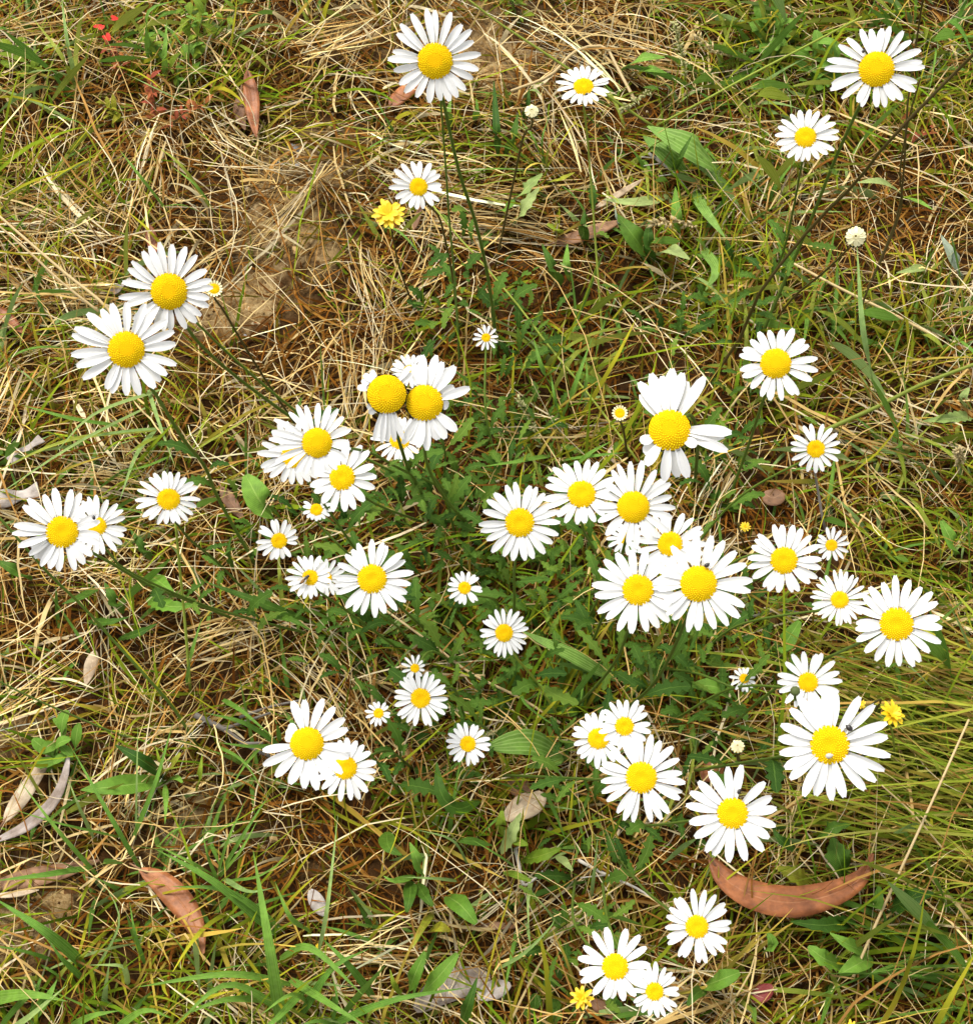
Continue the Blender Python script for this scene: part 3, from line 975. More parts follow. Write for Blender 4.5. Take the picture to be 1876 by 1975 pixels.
D(9, 819, 777, 36, 745, 680, 907, 869, "white daisy with bulging disc and gappy petals touching the nearly bare one", b_=0.12, kind='full', dh=0.03, via=[(821, 885), (853, 953)], base=(900, 1005),
  petals=[(107, 80, -5), (94, 95, 0), (77, 97, 0), (66, 88, 0), (58, 84, -6), (49, 94, 0), (29, 66, -8), (17, 92, 2), (-6, 47, -20), (-42, 82, -5), (-58, 80, -5), (-72, 76, -8), (-86, 92, 0), (-97, 88, 2), (-117, 90, 0), (-108, 80, -6)], wide=1.15)
D(10, 790, 716, 13, 752, 680, 830, 750, "small white daisy hidden behind the two bulging-disc daisies", b_=0.2, n=18, kind='young', dh=-0.03)
D(11, 771, 849, 20, 715, 800, 818, 893, "white daisy peeking out under the hanging petals of two bulging-disc daisies", b_=0.45, n=20, dh=-0.05)
D(12, 611.5, 854, 30, 512, 771, 679, 918, "full white daisy spread over two partly covered daisies", b_=0.15, kind='full', via=[(700, 868), (775, 906), (830, 930)], base=(925, 980), n=25, dh=0.02)
D(13, 567, 879, 25, 498, 810, 640, 937, "white daisy almost wholly covered by a fuller daisy", b_=0.15, n=20, dh=-0.03)
D(14, 660, 921, 26, 595, 845, 731, 990, "white daisy with slanted disc tucked under the full spread daisy", a=-0.25, b_=0.2, via=[(700, 957), (742, 980)], base=(820, 1000), n=17, dh=-0.02)
D(15, 610, 983, 12.5, 583, 950, 642, 1005, "tiny ragged daisy with stubby petals under the slanted-disc daisy", b_=0.35, n=15, kind='young', gaps=((60, 120),))
D(16, 325, 963, 23, 260, 905, 385, 1013, "neat white daisy standing alone above a pale upright grass stalk", b_=0.40, via=[(345, 1015), (372, 1046), (425, 1090)], base=(520, 1180), n=22)
D(17, 120, 1026, 31.5, 28, 939, 194, 1103, "large white daisy with limp bent petals overlapping a smaller daisy", b_=0.12, kind='mid', n=21, dh=0.02, via=[(200, 1078), (286, 1128), (353, 1155)], base=(470, 1188), gaps=((203, 232),))
D(18, 187, 1015, 19, 130, 955, 244, 1076, "white daisy half hidden behind the large one with limp petals", b_=0.2, n=20, dh=-0.02, via=[(230, 1090), (350, 1150), (440, 1182)], base=(640, 1220))
D(19, 538, 1043, 16, 491, 999, 576, 1081, "small white daisy with uneven gaps between its petals beside toothed leaves", b_=0.2, n=17, kind='young', gaps=((186, 196), (320, 338)))
D(20, 598, 1114, 16, 549, 1067, 640, 1155, "small white daisy with a hoverfly on its disc", b_=0.2, n=19, kind='young', dh=0.01)
D(21, 628, 1115, 13, 590, 1075, 668, 1153, "small white daisy squeezed between the hoverfly daisy and a large daisy", b_=0.2, n=17, kind='young', dh=-0.02)
D(22, 717.5, 1116.5, 29, 644, 1040, 798, 1193, "large evenly rayed white daisy overlapping the squeezed small daisy", b_=0.08, n=22, via=[(760, 1160)], base=(830, 1215))
D(23, 895.5, 1134, 13, 860, 1100, 931, 1168, "small white daisy alone over dark toothed leaves near the large rayed daisy", b_=0.2, n=16, kind='young')
D(24, 1002, 1008, 29, 923, 928, 1081, 1084, "evenly rayed white daisy with slim petals at the edge of the big cluster", b_=0.08, n=22, via=[(992, 1100), (992, 1140)], base=(992, 1195), dh=-0.01)
D(25, 1121.5, 953, 28, 1044, 880, 1190, 1013, "white daisy between the slim-petalled daisy and the big cluster", b_=0.32, n=20, via=[(1124, 1020), (1140, 1050)], base=(1165, 1095))
D(26, 1221, 978, 32, 1150, 887, 1304, 1058, "full white daisy high in the cluster with a smaller one under it", b_=0.15, kind='full', n=23, dh=0.02)
D(27, 1206, 1038, 13, 1168, 1005, 1246, 1072, "small white daisy peeping out beneath the high full daisy", b_=0.3, n=15, kind='young', dh=0.02)
D(28, 1292, 1049, 25, 1228, 986, 1363, 1110, "white daisy wedged behind the two overlapping daisies of the cluster", a=-0.1, b_=0.2, n=20, dh=-0.02)
D(29, 1230, 1138, 31, 1138, 1057, 1312, 1224, "broad white daisy touching the largest disc of the cluster", b_=0.08, n=20, dh=0.0)
D(30, 1347, 1126, 36, 1262, 1025, 1449, 1221, "largest white daisy of the cluster with a beetle by its disc", b_=0.1, kind='full', n=22, dh=0.01)
D(31, 1291, 829, 41, 1232, 708, 1410, 921, "damaged white daisy with huge disc and folded drooping petals", b_=0.2, kind='full', dh=0.03, via=[(1330, 800), (1345, 850)], base=(1340, 930), wide=1.2,
  petals=[(128, 92, -4), (119, 112, 0), (108, 118, 2), (98, 108, 0), (88, 122, 2), (78, 116, 0), (68, 104, -4), (55, 124, 2), (-2, 118, 4), (-9, 106, -4), (-20, 118, 0), (-68, 96, -22), (-80, 90, -26), (-96, 98, -18), (-34, 60, 45), (204, 60, 20), (218, 66, -6), (236, 84, 12)])
D(32, 1495.5, 701, 30.5, 1425, 628, 1576, 773, "white daisy with wide disc standing beside the damaged daisy", b_=0.2, kind='full', n=20, via=[(1474, 765), (1454, 825), (1437, 876)], base=(1396, 985))
D(33, 1573, 866, 18, 1524, 814, 1624, 912, "small white daisy with thin twisted petals over a grey dead stalk", b_=0.15, n=17, kind='young', wide=0.85)
D(34, 1511.5, 1081, 27, 1440, 1005, 1586, 1147, "evenly rayed white daisy between the cluster and two smaller daisies", b_=0.12, n=21)
D(35, 1603, 1051.5, 12, 1574, 1014, 1640, 1085, "very small white daisy with sparse petals near two medium daisies", b_=0.15, n=14, kind='young')
D(36, 1619, 1157, 18, 1562, 1099, 1674, 1206, "white daisy with many short crowded petals touching a larger daisy", b_=0.2, n=26, kind='mid', dh=-0.01)
D(37, 1728.5, 1204, 33, 1648, 1111, 1816, 1292, "large white daisy with broad rays touching the short-petalled daisy", b_=0.05, kind='mid', n=22)
D(38, 1435, 1309, 10, 1405, 1287, 1457, 1335, "tiny white daisy alone above a rounded green leaf", a=0.2, b_=0.3, n=13, kind='young')
D(39, 1558, 1316, 20, 1497, 1255, 1625, 1370, "white daisy partly under the largest daisy with a green bud on it", b_=0.2, n=18, dh=-0.02)
D(40, 1600, 1437, 38, 1495, 1324, 1716, 1547, "largest white daisy with widely spread long petals and insects on it", b_=0.02, kind='mid', n=22, via=[(1527, 1456), (1447, 1469)], base=(1322, 1486))
D(41, 1412.5, 1569, 30.5, 1323, 1478, 1498, 1661, "white daisy with uneven petals above the big copper gum leaf", b_=0.02, n=19, kind='mid', gaps=((52, 66),))
D(42, 1343.5, 1788, 23, 1281, 1718, 1412, 1856, "white daisy with notched petals beside a bleached twig", b_=0.05, n=21, kind='mid')
D(43, 1186, 1865.5, 26, 1113, 1790, 1258, 1926, "white daisy overlapping a smaller one near the orange flower", b_=0.12, n=18, kind='mid', gaps=((78, 92),))
D(44, 1262, 1913, 18, 1216, 1861, 1311, 1961, "smaller white daisy tucked against the one near the orange flower", b_=0.1, n=19, kind='young', dh=-0.01)
D(45, 1204, 1401, 19, 1152, 1346, 1257, 1450, "small white daisy lying over another, above a large rayed daisy", b_=0.1, n=19, kind='young', dh=0.03)
D(46, 1153.5, 1425, 21, 1103, 1370, 1205, 1481, "white daisy partly covered by a smaller daisy at its side", b_=0.12, n=19, kind='mid', dh=-0.02)
D(47, 1236.5, 1500, 31, 1152.5, 1415, 1320, 1587, "large evenly rayed daisy below the pair of overlapping small daisies", b_=0.04, n=23, kind='mid', via=[(1152, 1504), (1061, 1499)], base=(960, 1486), dh=0.0)
D(48, 902, 1435, 16, 858, 1393, 946, 1476, "small neat white daisy beside a broad ribbed plantain leaf", b_=0.15, n=19, kind='young')
D(49, 811, 1347, 20, 758, 1295, 866, 1403, "neat white daisy between two tiny daisies", b_=0.05, n=22, kind='young')
D(50, 730, 1376, 10, 702, 1352, 754, 1401, "tiny white daisy with a petal curled over its disc", b_=0.15, n=13, kind='young')
D(51, 800, 1289, 9, 772, 1261, 820, 1314, "tiny white daisy half covered by the neat daisy beside it", b_=0.15, n=12, kind='young', dh=-0.01)
D(52, 972, 1221, 18, 926, 1171, 1020, 1268, "neat white daisy above a long ribbed leaf on a yellow-green stem", b_=0.1, n=22, kind='mid', via=[(995, 1268), (1031, 1311)], base=(1085, 1390), stem='stem_yellow')
D(53, 592, 1434.5, 33, 501, 1345, 682, 1523, "large white daisy with ragged side petals overlapping a smaller daisy", b_=0.1, n=19, kind='full', gaps=((130, 178),))
D(54, 666, 1481.5, 23, 605, 1425, 731, 1546, "white daisy partly covered by the large ragged-petalled daisy", b_=0.08, n=19, kind='mid', dh=-0.025)
D(55, 937, 651, 9, 911, 626, 963, 677, "tiny white daisy by itself among upright toothed leaves", b_=0.2, n=12, kind='young')
# short stub petals on the ragged side of daisy 53 and the limp petals of daisy 17
for (k, angs) in ((53, [(135, 1.55), (150, 1.45), (165, 1.35)]),):
    pos, nrm, ex, ey, sc, rs = HEADS[k]
    root = [o for o in COL.objects if o.get('label', '').startswith("large white daisy with ragged")][0]
    HM = Matrix.Translation(pos) @ Matrix((ex, ey, nrm)).transposed().to_4x4()
    for ang, f in angs:
        link("petal", PETALS[2], root, HM @ Matrix.Rotation(R(ang), 4, 'Z') @ Matrix.Translation((rs * 0.86, 0, 0)) @ Matrix.Diagonal((rs * (f - 0.86), rs * 0.5, rs * 0.6, 1)))
pos, nrm, ex, ey, sc, rs = HEADS[17]
root = [o for o in COL.objects if o.get('label', '').startswith("large white daisy with limp")][0]
HM = Matrix.Translation(pos) @ Matrix((ex, ey, nrm)).transposed().to_4x4()
for ang, f, lift in ((206, 2.2, -35), (216, 2.5, -30), (224, 2.6, -42), (231, 2.3, -36)):
    link("petal", PETALS[int(ang) % 8], root, HM @ Matrix.Rotation(R(ang), 4, 'Z') @ Matrix.Translation((rs * 0.86, 0, -rs * 0.1)) @ Matrix.Rotation(R(-lift), 4, 'Y') @ Matrix.Diagonal((rs * (f - 0.86) * 1.1, rs * 0.42, rs * 1.4, 1)))

# ------------------------------------------------------------------ buds and yellow flowers
def bud(cx, cy, r, h, label, via, base, openness, a=0.0, b_=0.2, stem='stem_dark', petal_set=CPETALS, n=16, centre=True):
    pos = gp(cx, cy, h)
    sc = mpp(pos)
    nrm, ex, ey, HM = head_frame(pos, a, b_)
    pts, foot = stem_path(pos, nrm, via, base, h, int(cx))
    root = thing("daisy_bud", foot, label, "flower bud", "daisy buds")
    rs = r * sc
    link("stem", tube_mesh("stem", pts, 0.0007, 0.0009, stem, 6), root)
    link("sepal_cup", CUP, root, HM @ Matrix.Diagonal((rs, rs, rs, 1)))
    if centre:
        link("flower_disc", DISC['mid'][0], root, HM @ Matrix.Diagonal((rs * 0.9, rs * 0.9, rs * 0.9, 1)))
    else:
        link("bud_tip", CUP, root, HM @ Matrix.Diagonal((rs, rs, -rs, 1)))
    for i in range(n):
        an = 2 * math.pi * i / n
        if openness < 0.5:      # petals folded in over the disc, their rounded ends at the rim
            Mx = HM @ Matrix.Rotation(an, 4, 'Z') @ Matrix.Translation((rs * 0.10, 0, rs * 0.50)) @ Matrix.Rotation(R(24 + 4 * (i % 2)), 4, 'Y')
            link("petal", petal_set[i % len(petal_set)], root, Mx @ Matrix.Diagonal((rs * 1.02, rs * 0.40, rs, 1)))
        else:                   # stubby young petals round the open disc
            Mx = HM @ Matrix.Rotation(an, 4, 'Z') @ Matrix.Translation((rs * 0.72, 0, rs * 0.12)) @ Matrix.Rotation(R(-25), 4, 'Y')
            link("petal", petal_set[i % len(petal_set)], root, Mx @ Matrix.Diagonal((rs * 0.5, rs * 0.30, rs * 0.6, 1)))
    return root
bud(1025, 214, 14, 0.20, "closed cream daisy bud on a thin dark stem", [(1010, 260), (990, 350), (975, 420)], (952, 530), 0.2, b_=0.5)
bud(1650, 456, 20, 0.20, "round cream daisy bud with petals folded in to a star", [(1625, 490), (1581, 531), (1531, 572)], (1480, 640), 0.2, b_=0.1)
bud(413, 557, 14, 0.22, "half-open cream bud with yellow tips on a dark stem", [(432, 600), (470, 665), (520, 745)], (575, 815), 0.6, b_=0.25)
bud(1195, 797, 13, 0.14, "small opening bud showing a yellow disc ringed with stubs", [(1202, 830)], (1210, 885), 0.9, b_=0.2)
bud(1533, 1333, 9, 0.235, "small green bud standing against a white daisy", [(1538, 1360)], (1560, 1430), 0.2, b_=0.2, stem='stem', petal_set=[OLIVE[0]], n=10, centre=False)
bud(1422, 1440, 14, 0.10, "loose cream bud like a small knot of pale petals", [(1424, 1460)], (1432, 1500), 0.2, b_=0.4, n=12)

def hawkbit(cx, cy, r, h, label, via, base, a=0.0, b_=0.2, n=15, rows=2, stem='stem_dark'):
    pos = gp(cx, cy, h)
    sc = mpp(pos)
    nrm, ex, ey, HM = head_frame(pos, a, b_)
    pts, foot = stem_path(pos, nrm, via, base, h, int(cx))
    root = thing("hawkbit", foot, label, "yellow flower", "small yellow flowers")
    rs = r * sc
    rnd = random.Random(int(cx))
    link("stem", tube_mesh("stem", pts, 0.0006, 0.0008, stem, 6), root)
    link("sepal_cup", CUP, root, HM @ Matrix.Translation((0, 0, -rs * 0.1)) @ Matrix.Diagonal((rs * 0.3, rs * 0.3, rs * 0.6, 1)))
    for row in range(rows):
        k = max(6, int(n * (1 - row * 0.3)))
        for i in range(k):
            an = 2 * math.pi * (i + row * 0.4) / k + rnd.gauss(0, 0.1)
            ln = rs * (1 - row * 0.34) * rnd.uniform(0.82, 1.05)
            lift = R(5 + row * 24 + rnd.uniform(-8, 8))
            link("petal", YPETALS[i % 4], root, HM @ Matrix.Rotation(an, 4, 'Z') @ Matrix.Translation((0, 0, row * rs * 0.06)) @ Matrix.Rotation(-lift, 4, 'Y') @ Matrix.Diagonal((ln, rs * 0.30, ln, 1)))
    return root
hawkbit(750, 413, 34, 0.15, "yellow hawkbit half under a white daisy", [(756, 450), (772, 521)], (802, 600), a=-0.1, b_=0.5)
hawkbit(1720, 1377, 29, 0.16, "ragged yellow hawkbit seen from the side behind the largest daisy", [(1716, 1400)], (1730, 1470), a=0.7, b_=0.5, n=16, stem='stem_yellow')
hawkbit(1661, 1358, 10, 0.14, "small orange-yellow flower beside the ragged yellow hawkbit", [], (1670, 1400), b_=0.2, n=10, rows=2)
hawkbit(1121, 1925, 26, 0.05, "orange-yellow flower with curled petals low in the grass", [], (1126, 1965), b_=0.2, n=9, rows=3)
hawkbit(1437, 1016, 11, 0.09, "small round yellow flower beside the daisy cluster", [], (1440, 1060), b_=0.2, n=12, rows=3)
hawkbit(613, 1826, 6, 0.03, "tiny yellow flower among broad green blades", [], (616, 1850), b_=0.2, n=7, rows=2)
hawkbit(1640, 1985, 18, 0.03, "yellow flower half buried in the grass under a dark stem", [], (1642, 2000), b_=0.3, n=12, rows=2)

# stems of flowers that stand outside the frame or are hidden
def loose_stem(label, pix, h0, h1, r, mat, name="grass_stalk", cat="grass stalk", group="long bare stalks"):
    n = len(pix)
    pts = [gp(x, y, h0 + (h1 - h0) * i / (n - 1)) for i, (x, y) in enumerate(pix)]
    pts = [p if p.z > 0.003 else Vector((p.x, p.y, float(gz(p.x, p.y)) + 0.003)) for p in pts]
    cp = catmull(pts, 16)
    root = thing(name, cp[-1], label, cat, group)
    link("stem", tube_mesh("stem", cp, r * 0.75, r, mat, 6), root)
    return root, cp
LS = loose_stem
LS("thick brown-green stem leaning past the bud towards the damaged daisy", [(1960, 30), (1870, 111), (1716, 269), (1649, 353), (1565, 437), (1464, 565), (1427, 652), (1345, 775)], 0.40, 0.0, 0.0013, 'stem_dark')
LS("thin dark stem rising behind the crowded-petal daisy", [(1782, -20), (1770, 60), (1750, 200), (1743, 320), (1729, 420), (1669, 568), (1640, 660)], 0.26, 0.0, 0.0008, 'stem_dark')
LS("second thin dark stem beside the one behind the crowded-petal daisy", [(1775, 150), (1752, 230), (1735, 330), (1738, 400), (1700, 500), (1652, 600)], 0.2, 0.0, 0.0007, 'stem_dark')
LS("thin straight stem running parallel to the tall daisy's stem", [(849, 180), (853, 240), (860, 330), (866, 420), (875, 520), (883, 640), (886, 720)], 0.22, 0.0, 0.0009, 'stem')
LS("long yellow-green stalk crossing from the hawkbit to the small opening bud", [(834, 395), (880, 452), (927, 504), (1000, 590), (1054, 662), (1150, 780), (1230, 890)], 0.05, 0.02, 0.0009, 'stem_yellow')
LS("long dark green stem slanting down from the large limp-petalled daisy", [(-30, 965), (50, 1057), (101, 1114), (161, 1171), (218, 1235), (292, 1316), (336, 1368), (382, 1442)], 0.20, 0.0, 0.0010, 'stem')
LS("dark stem slanting from outside across the straw to green blades", [(-30, 1300), (60, 1345), (140, 1380), (240, 1420), (330, 1440)], 0.07, 0.0, 0.0008, 'stem')
LS("second green stem below the half-open bud's daisy pair", [(372, 615), (430, 672), (500, 735), (580, 800), (680, 870), (790, 925)], 0.22, 0.02, 0.0010, 'stem')
LS("pale upright grass stalk beneath the lone neat daisy", [(338, 1005), (345, 1080), (352, 1150), (360, 1240), (366, 1330)], 0.12, 0.0, 0.0011, 'stem_yellow')
LS("grey dead stalk beneath the thin-petalled small daisy", [(1570, 905), (1576, 940), (1586, 1000), (1590, 1030)], 0.06, 0.0, 0.0011, 'twig')
LS("long light green stalk crossing above the slanted-disc daisy", [(895, -8), (960, 42), (1045, 98), (1130, 155), (1195, 200), (1262, 245)], 0.10, 0.03, 0.0011, 'stem_yellow')
LS("long light green stalk crossing towards the crowded-petal daisy", [(1662, 32), (1560, 85), (1440, 148), (1336, 205), (1270, 240)], 0.12, 0.02, 0.0010, 'stem_yellow')
LS("long straw stalk with nodes lying across the combed grass", [(1868, 1388), (1800, 1540), (1743, 1664), (1690, 1780), (1645, 1885)], 0.06, 0.02, 0.0010, 'stalk')
LS("light green stalk running to the thin-petalled small daisy", [(1890, 698), (1780, 740), (1690, 785), (1600, 826), (1560, 850)], 0.07, 0.02, 0.0017, 'stem_yellow')
LS("pale straw stalk lying below the round cream bud", [(1530, 508), (1620, 556), (1710, 600), (1810, 652)], 0.04, 0.02, 0.0012, 'stalk')
LS("bent tan stalk arching over the thatch near the slanted-disc daisy", [(985, 175), (1060, 145), (1110, 98), (1165, 90), (1190, 130), (1225, 195)], 0.03, 0.015, 0.0015, 'stalk')
LS("yellow straw stalk beside the large overlapping pair of daisies", [(-20, 400), (60, 470), (130, 530), (205, 592), (245, 660)], 0.08, 0.03, 0.0012, 'stalk')
LS("second yellow straw stalk beside the overlapping daisy pair", [(-20, 420), (50, 480), (120, 545), (190, 600)], 0.07, 0.03, 0.0010, 'stalk')
LS("pale straw stalk slanting from the rayed daisy under neat daisy", [(745, 1178), (830, 1240), (910, 1300), (1000, 1345), (1080, 1395)], 0.03, 0.01, 0.0010, 'stalk')
LS("straight pale straw leaning on the ribbed leaf", [(770, 1285), (850, 1300), (935, 1304)], 0.02, 0.015, 0.0011, 'stalk')
LS("thin straw running down from the largest daisy over combed grass", [(1700, 1515), (1760, 1570), (1820, 1640), (1790, 1610)][:3], 0.05, 0.03, 0.0006, 'stalk')

# ------------------------------------------------------------------ fallen gum leaves, twigs, stones
def fallen(name, label, cat, pix, w, mat, kind='gum', z=0.012, curl=0.1, fold=0.12, group=None, n=15, end=0.0, arch=0.0, roll=None):
    pts = []
    for i, (x, y) in enumerate(pix):
        f = i / (len(pix) - 1)
        p = gp(x, y, z)
        p.z = float(gz(p.x, p.y)) + z + end * f + arch * math.sin(math.pi * f)
        pts.append(p)
    cp = catmull(pts, n)
    ww = w * mpp(pts[0]) * 0.5
    root = thing(name, Vector((cp[0].x, cp[0].y, cp[0].z - z)), label, cat, group)
    link("leaf_blade", strip_mesh("leaf_blade", cp, widths_of(kind, n, ww), mat, 5, fold, thick=0.0005, wave=curl, seed=int(pix[0][0]), roll=random.uniform(-0.3, 0.3) if roll is None else roll), root)
    if kind == 'gum':
        d = (cp[0] - cp[1]).normalized()
        link("leaf_stalk", tube_mesh("leaf_stalk", [cp[1], cp[0], cp[0] + d * 0.008], 0.0008, 0.0006, 'gum_brown', 5), root)
    return root
GR = "fallen gum leaves"
FL = lambda *a, **k: fallen("gum_leaf", *a, **k)
FL("big curved copper gum leaf beside the combed grass", "leaf", [(1371, 1655), (1400, 1695), (1455, 1727), (1531, 1740), (1610, 1722), (1662, 1690), (1684, 1645)], 62, 'gum', z=0.026, fold=0.14, group=GR, n=24, curl=0.0, roll=0.0)
FL("copper gum leaf lying among broad green blades on straw", "leaf", [(270, 1676), (310, 1700), (353, 1745), (378, 1790), (392, 1838)], 50, 'gum', z=0.018, group=GR, fold=0.1)
FL("narrow copper leaf standing on bare soil beside reddish weed", "leaf", [(478, 140), (485, 190), (488, 225), (494, 262)], 30, 'gum', z=0.02, group=GR, fold=0.25)
FL("dull brown leaf half beside the narrow copper leaf", "leaf", [(465, 180), (462, 215), (472, 248)], 24, 'gum_brown', z=0.008, group=GR)
FL("broad faded pinkish leaf among spoon-shaped leaves", "leaf", [(800, 1945), (850, 1905), (900, 1885), (945, 1878)], 62, 'gum_grey', z=0.01, group=GR, kind='oval')
FL("small faded leaf touching the broad faded pinkish one", "leaf", [(920, 1918), (950, 1905), (985, 1893)], 38, 'gum_grey', z=0.013, group=GR, kind='oval')
FL("pale angular dry leaf below the ribbed plantain leaf", "leaf", [(972, 1572), (1000, 1560), (1030, 1545), (1044, 1522)], 50, 'gum_pale', z=0.018, group=GR, kind='oval', arch=0.004)
FL("pale stiff dry leaf next to a thinner curved one on the straw", "leaf", [(8, 1585), (40, 1540), (70, 1495), (100, 1452)], 34, 'gum_pale', z=0.014, group=GR)
FL("thin curved pale leaf next to the stiff pale one", "leaf", [(-15, 1625), (50, 1595), (100, 1550), (124, 1500), (134, 1442)], 24, 'gum_grey', z=0.02, group=GR)
FL("brown gum leaf lying under a broad grass blade", "leaf", [(-20, 1712), (60, 1695), (130, 1680), (192, 1660)], 38, 'gum_brown', z=0.008, group=GR)
FL("thin pale dry strip beside bare soil and brown leaf", "leaf", [(-10, 1730), (35, 1726), (76, 1718)], 13, 'gum_pale', z=0.012, group=GR)
FL("small copper leaf lying on thatch beside the large overlapping daisies", "leaf", [(-20, 590), (12, 612), (46, 643)], 26, 'gum', z=0.014, group=GR)
FL("reddish scrap of leaf poking out behind a large daisy", "leaf", [(287, 430), (291, 455), (297, 484)], 22, 'gum', z=0.014, group=GR, kind='oval')
FL("copper dry leaf under the tall daisy's petals", "leaf", [(752, 208), (778, 188), (812, 160)], 36, 'gum', z=0.012, group=GR)
FL("long brown leaf strip beneath the yellow-green daisy stem", "leaf", [(1070, 476), (1110, 466), (1150, 452), (1198, 434)], 30, 'gum_brown', z=0.012, group=GR)
FL("narrow tan leaf strip beside a pale green leaf", "leaf", [(1145, 410), (1190, 385), (1242, 354)], 15, 'gum_pale', z=0.014, group=GR)
FL("dull brown scrap of leaf near the yellow-disc flower cluster", "leaf", [(1472, 952), (1490, 962), (1510, 952)], 40, 'gum_brown', z=0.01, group=GR, kind='oval')
FL("reddish brown leaf above the uneven-petalled daisy", "leaf", [(1352, 1502), (1370, 1490), (1392, 1474)], 42, 'gum', z=0.01, group=GR, kind='oval')
FL("small dark red leaf lying in the dry grass", "leaf", [(1450, 1930), (1468, 1918), (1490, 1902)], 34, 'gum_red', z=0.012, group=GR, kind='oval')
FL("thin grey-brown bark strip near spoon-shaped leaves", "leaf", [(915, 1784), (955, 1780), (1000, 1783)], 16, 'gum_brown', z=0.008, group=GR)
FL("narrow brown leaf beneath the hawkbit", "leaf", [(798, 446), (806, 420), (814, 394)], 13, 'gum_brown', z=0.012, group=GR)
FL("copper leaf scrap among long green grass", "leaf", [(1440, -5), (1490, 22), (1545, 40)], 26, 'gum', z=0.012, group=GR)
FL("brown leaf near the orange-yellow flower with curled petals", "leaf", [(1140, 1925), (1165, 1945), (1185, 1962)], 26, 'gum_brown', z=0.008, group=GR)
FL("rotting brown leaf between plantain and pale angular leaf", "leaf", [(984, 1495), (1000, 1512), (1024, 1530)], 40, 'gum_brown', z=0.008, group=GR, kind='oval')
FL("pinkish leaf scrap beside long upright green blade", "leaf", [(596, 1710), (608, 1732), (624, 1760)], 30, 'gum_grey', z=0.012, group=GR, kind='oval')
FL("small pale oval leaf on straw below the toothed leaves", "leaf", [(182, 1252), (174, 1285), (164, 1320)], 26, 'gum_pale', z=0.016, group=GR)
FL("dull pink leaf behind the oval green leaf", "leaf", [(425, 932), (442, 960), (468, 996)], 26, 'gum_brown', z=0.014, group=GR)
FL("curled white petal-like husk on dark soil", "leaf", [(1180, 862), (1176, 884), (1196, 965)][:2] + [(1190, 905)], 11, 'gum_pale', z=0.015, group=GR)
fallen("bark_flake", "pale grey flake of bark beside the large limp-petalled daisy", "bark", [(-15, 968), (30, 958), (75, 946)], 42, 'gum_grey', kind='scrap', z=0.012, group="bark flakes")
fallen("bark_flake", "grey flake of bark lying in straw behind curved pale blades", "bark", [(18, 890), (50, 866), (80, 844)], 26, 'gum_grey', kind='scrap', z=0.012, group="bark flakes")
fallen("bark_flake", "small grey bark chip behind the large overlapping daisies", "bark", [(213, 560), (232, 545), (252, 532)], 18, 'gum_grey', kind='scrap', z=0.014, group="bark flakes")

def twig(label, pix, r, mat, sides, z=0.012):
    pts = [gp(x, y, z) for x, y in pix]
    pts = catmull([Vector((p.x, p.y, float(gz(p.x, p.y)) + z)) for p in pts], 12)
    root = thing("twig", pts[0] - Vector((0, 0, z)), label, "twig", "fallen twigs")
    link("branch", tube_mesh("branch", pts, r, r * 0.55, mat, 6), root)
    for a_, b_ in sides:
        q = [gp(*a_, z + 0.001), gp(*b_, z + 0.006)]
        q = [Vector((p.x, p.y, p.z + float(gz(p.x, p.y)))) for p in q]
        link("side_branch", tube_mesh("side_branch", catmull(q, 5), r * 0.6, r * 0.35, mat, 5), root)
twig("grey twig lying beside the ragged-petalled daisy", [(375, 1375), (430, 1402), (470, 1430), (520, 1455)], 0.0022, 'twig', [((430, 1402), (520, 1368)), ((470, 1430), (505, 1428))])
twig("thin grey twig reaching to the ragged-petalled daisy", [(460, 1378), (520, 1356), (590, 1340)], 0.0012, 'twig', [])
twig("bleached forked twig beside the notched-petal daisy", [(1115, 1655), (1170, 1685), (1225, 1710), (1285, 1750)], 0.0012, 'twig_white', [((1170, 1685), (1120, 1690)), ((1200, 1698), (1190, 1670))])
twig("white bent dead stalk over yellowing leaves", [(994, 1632), (1000, 1660), (1010, 1702), (1032, 1690), (1043, 1682)], 0.0013, 'twig_white', [((994, 1632), (1002, 1628)), ((1043, 1682), (1046, 1676))], 0.024)
twig("grey twig lying among straw near toothed leaves", [(1450, 1190), (1500, 1178), (1540, 1182)], 0.0010, 'twig', [])
twig("white feathery dead grass root by the ribbed leaves", [(1250, 305), (1275, 325), (1300, 345), (1322, 372)], 0.0012, 'twig_white', [((1275, 325), (1240, 330)), ((1275, 325), (1255, 295)), ((1300, 345), (1285, 318)), ((1300, 345), (1270, 350)), ((1262, 315), (1235, 312))])

def stone(cx, cy, w, h, label, seed):
    rnd = random.Random(seed)
    p = gpt(cx, cy)
    s = mpp(p)
    verts, faces = [], []
    rings, seg = 5, 9
    for i in range(rings):
        f = i / (rings - 1)
        rr = math.cos(f * 1.35)
        for k in range(seg):
            g = 2 * math.pi * k / seg
            j = 1 + 0.22 * math.sin(g * 2 + seed) + rnd.uniform(-0.08, 0.08)
            verts.append((w * s * 0.5 * rr * j * math.cos(g), h * s * 0.5 * 1.2 * rr * j * math.sin(g), math.sin(f * 1.35) * h * s * 0.4 - 0.002))
    for i in range(rings - 1):
        for k in range(seg):
            faces.append((i * seg + k, i * seg + (k + 1) % seg, (i + 1) * seg + (k + 1) % seg, (i + 1) * seg + k))
    faces.append(tuple((rings - 1) * seg + k for k in range(seg)))
    o = link("stone", mesh_from("stone", verts, faces, 'stone', smooth=False), None, Matrix.Translation(p) @ Matrix.Rotation(rnd.uniform(0, 3), 4, 'Z'))
    tag(o, label, "stone", "small stones on the soil")
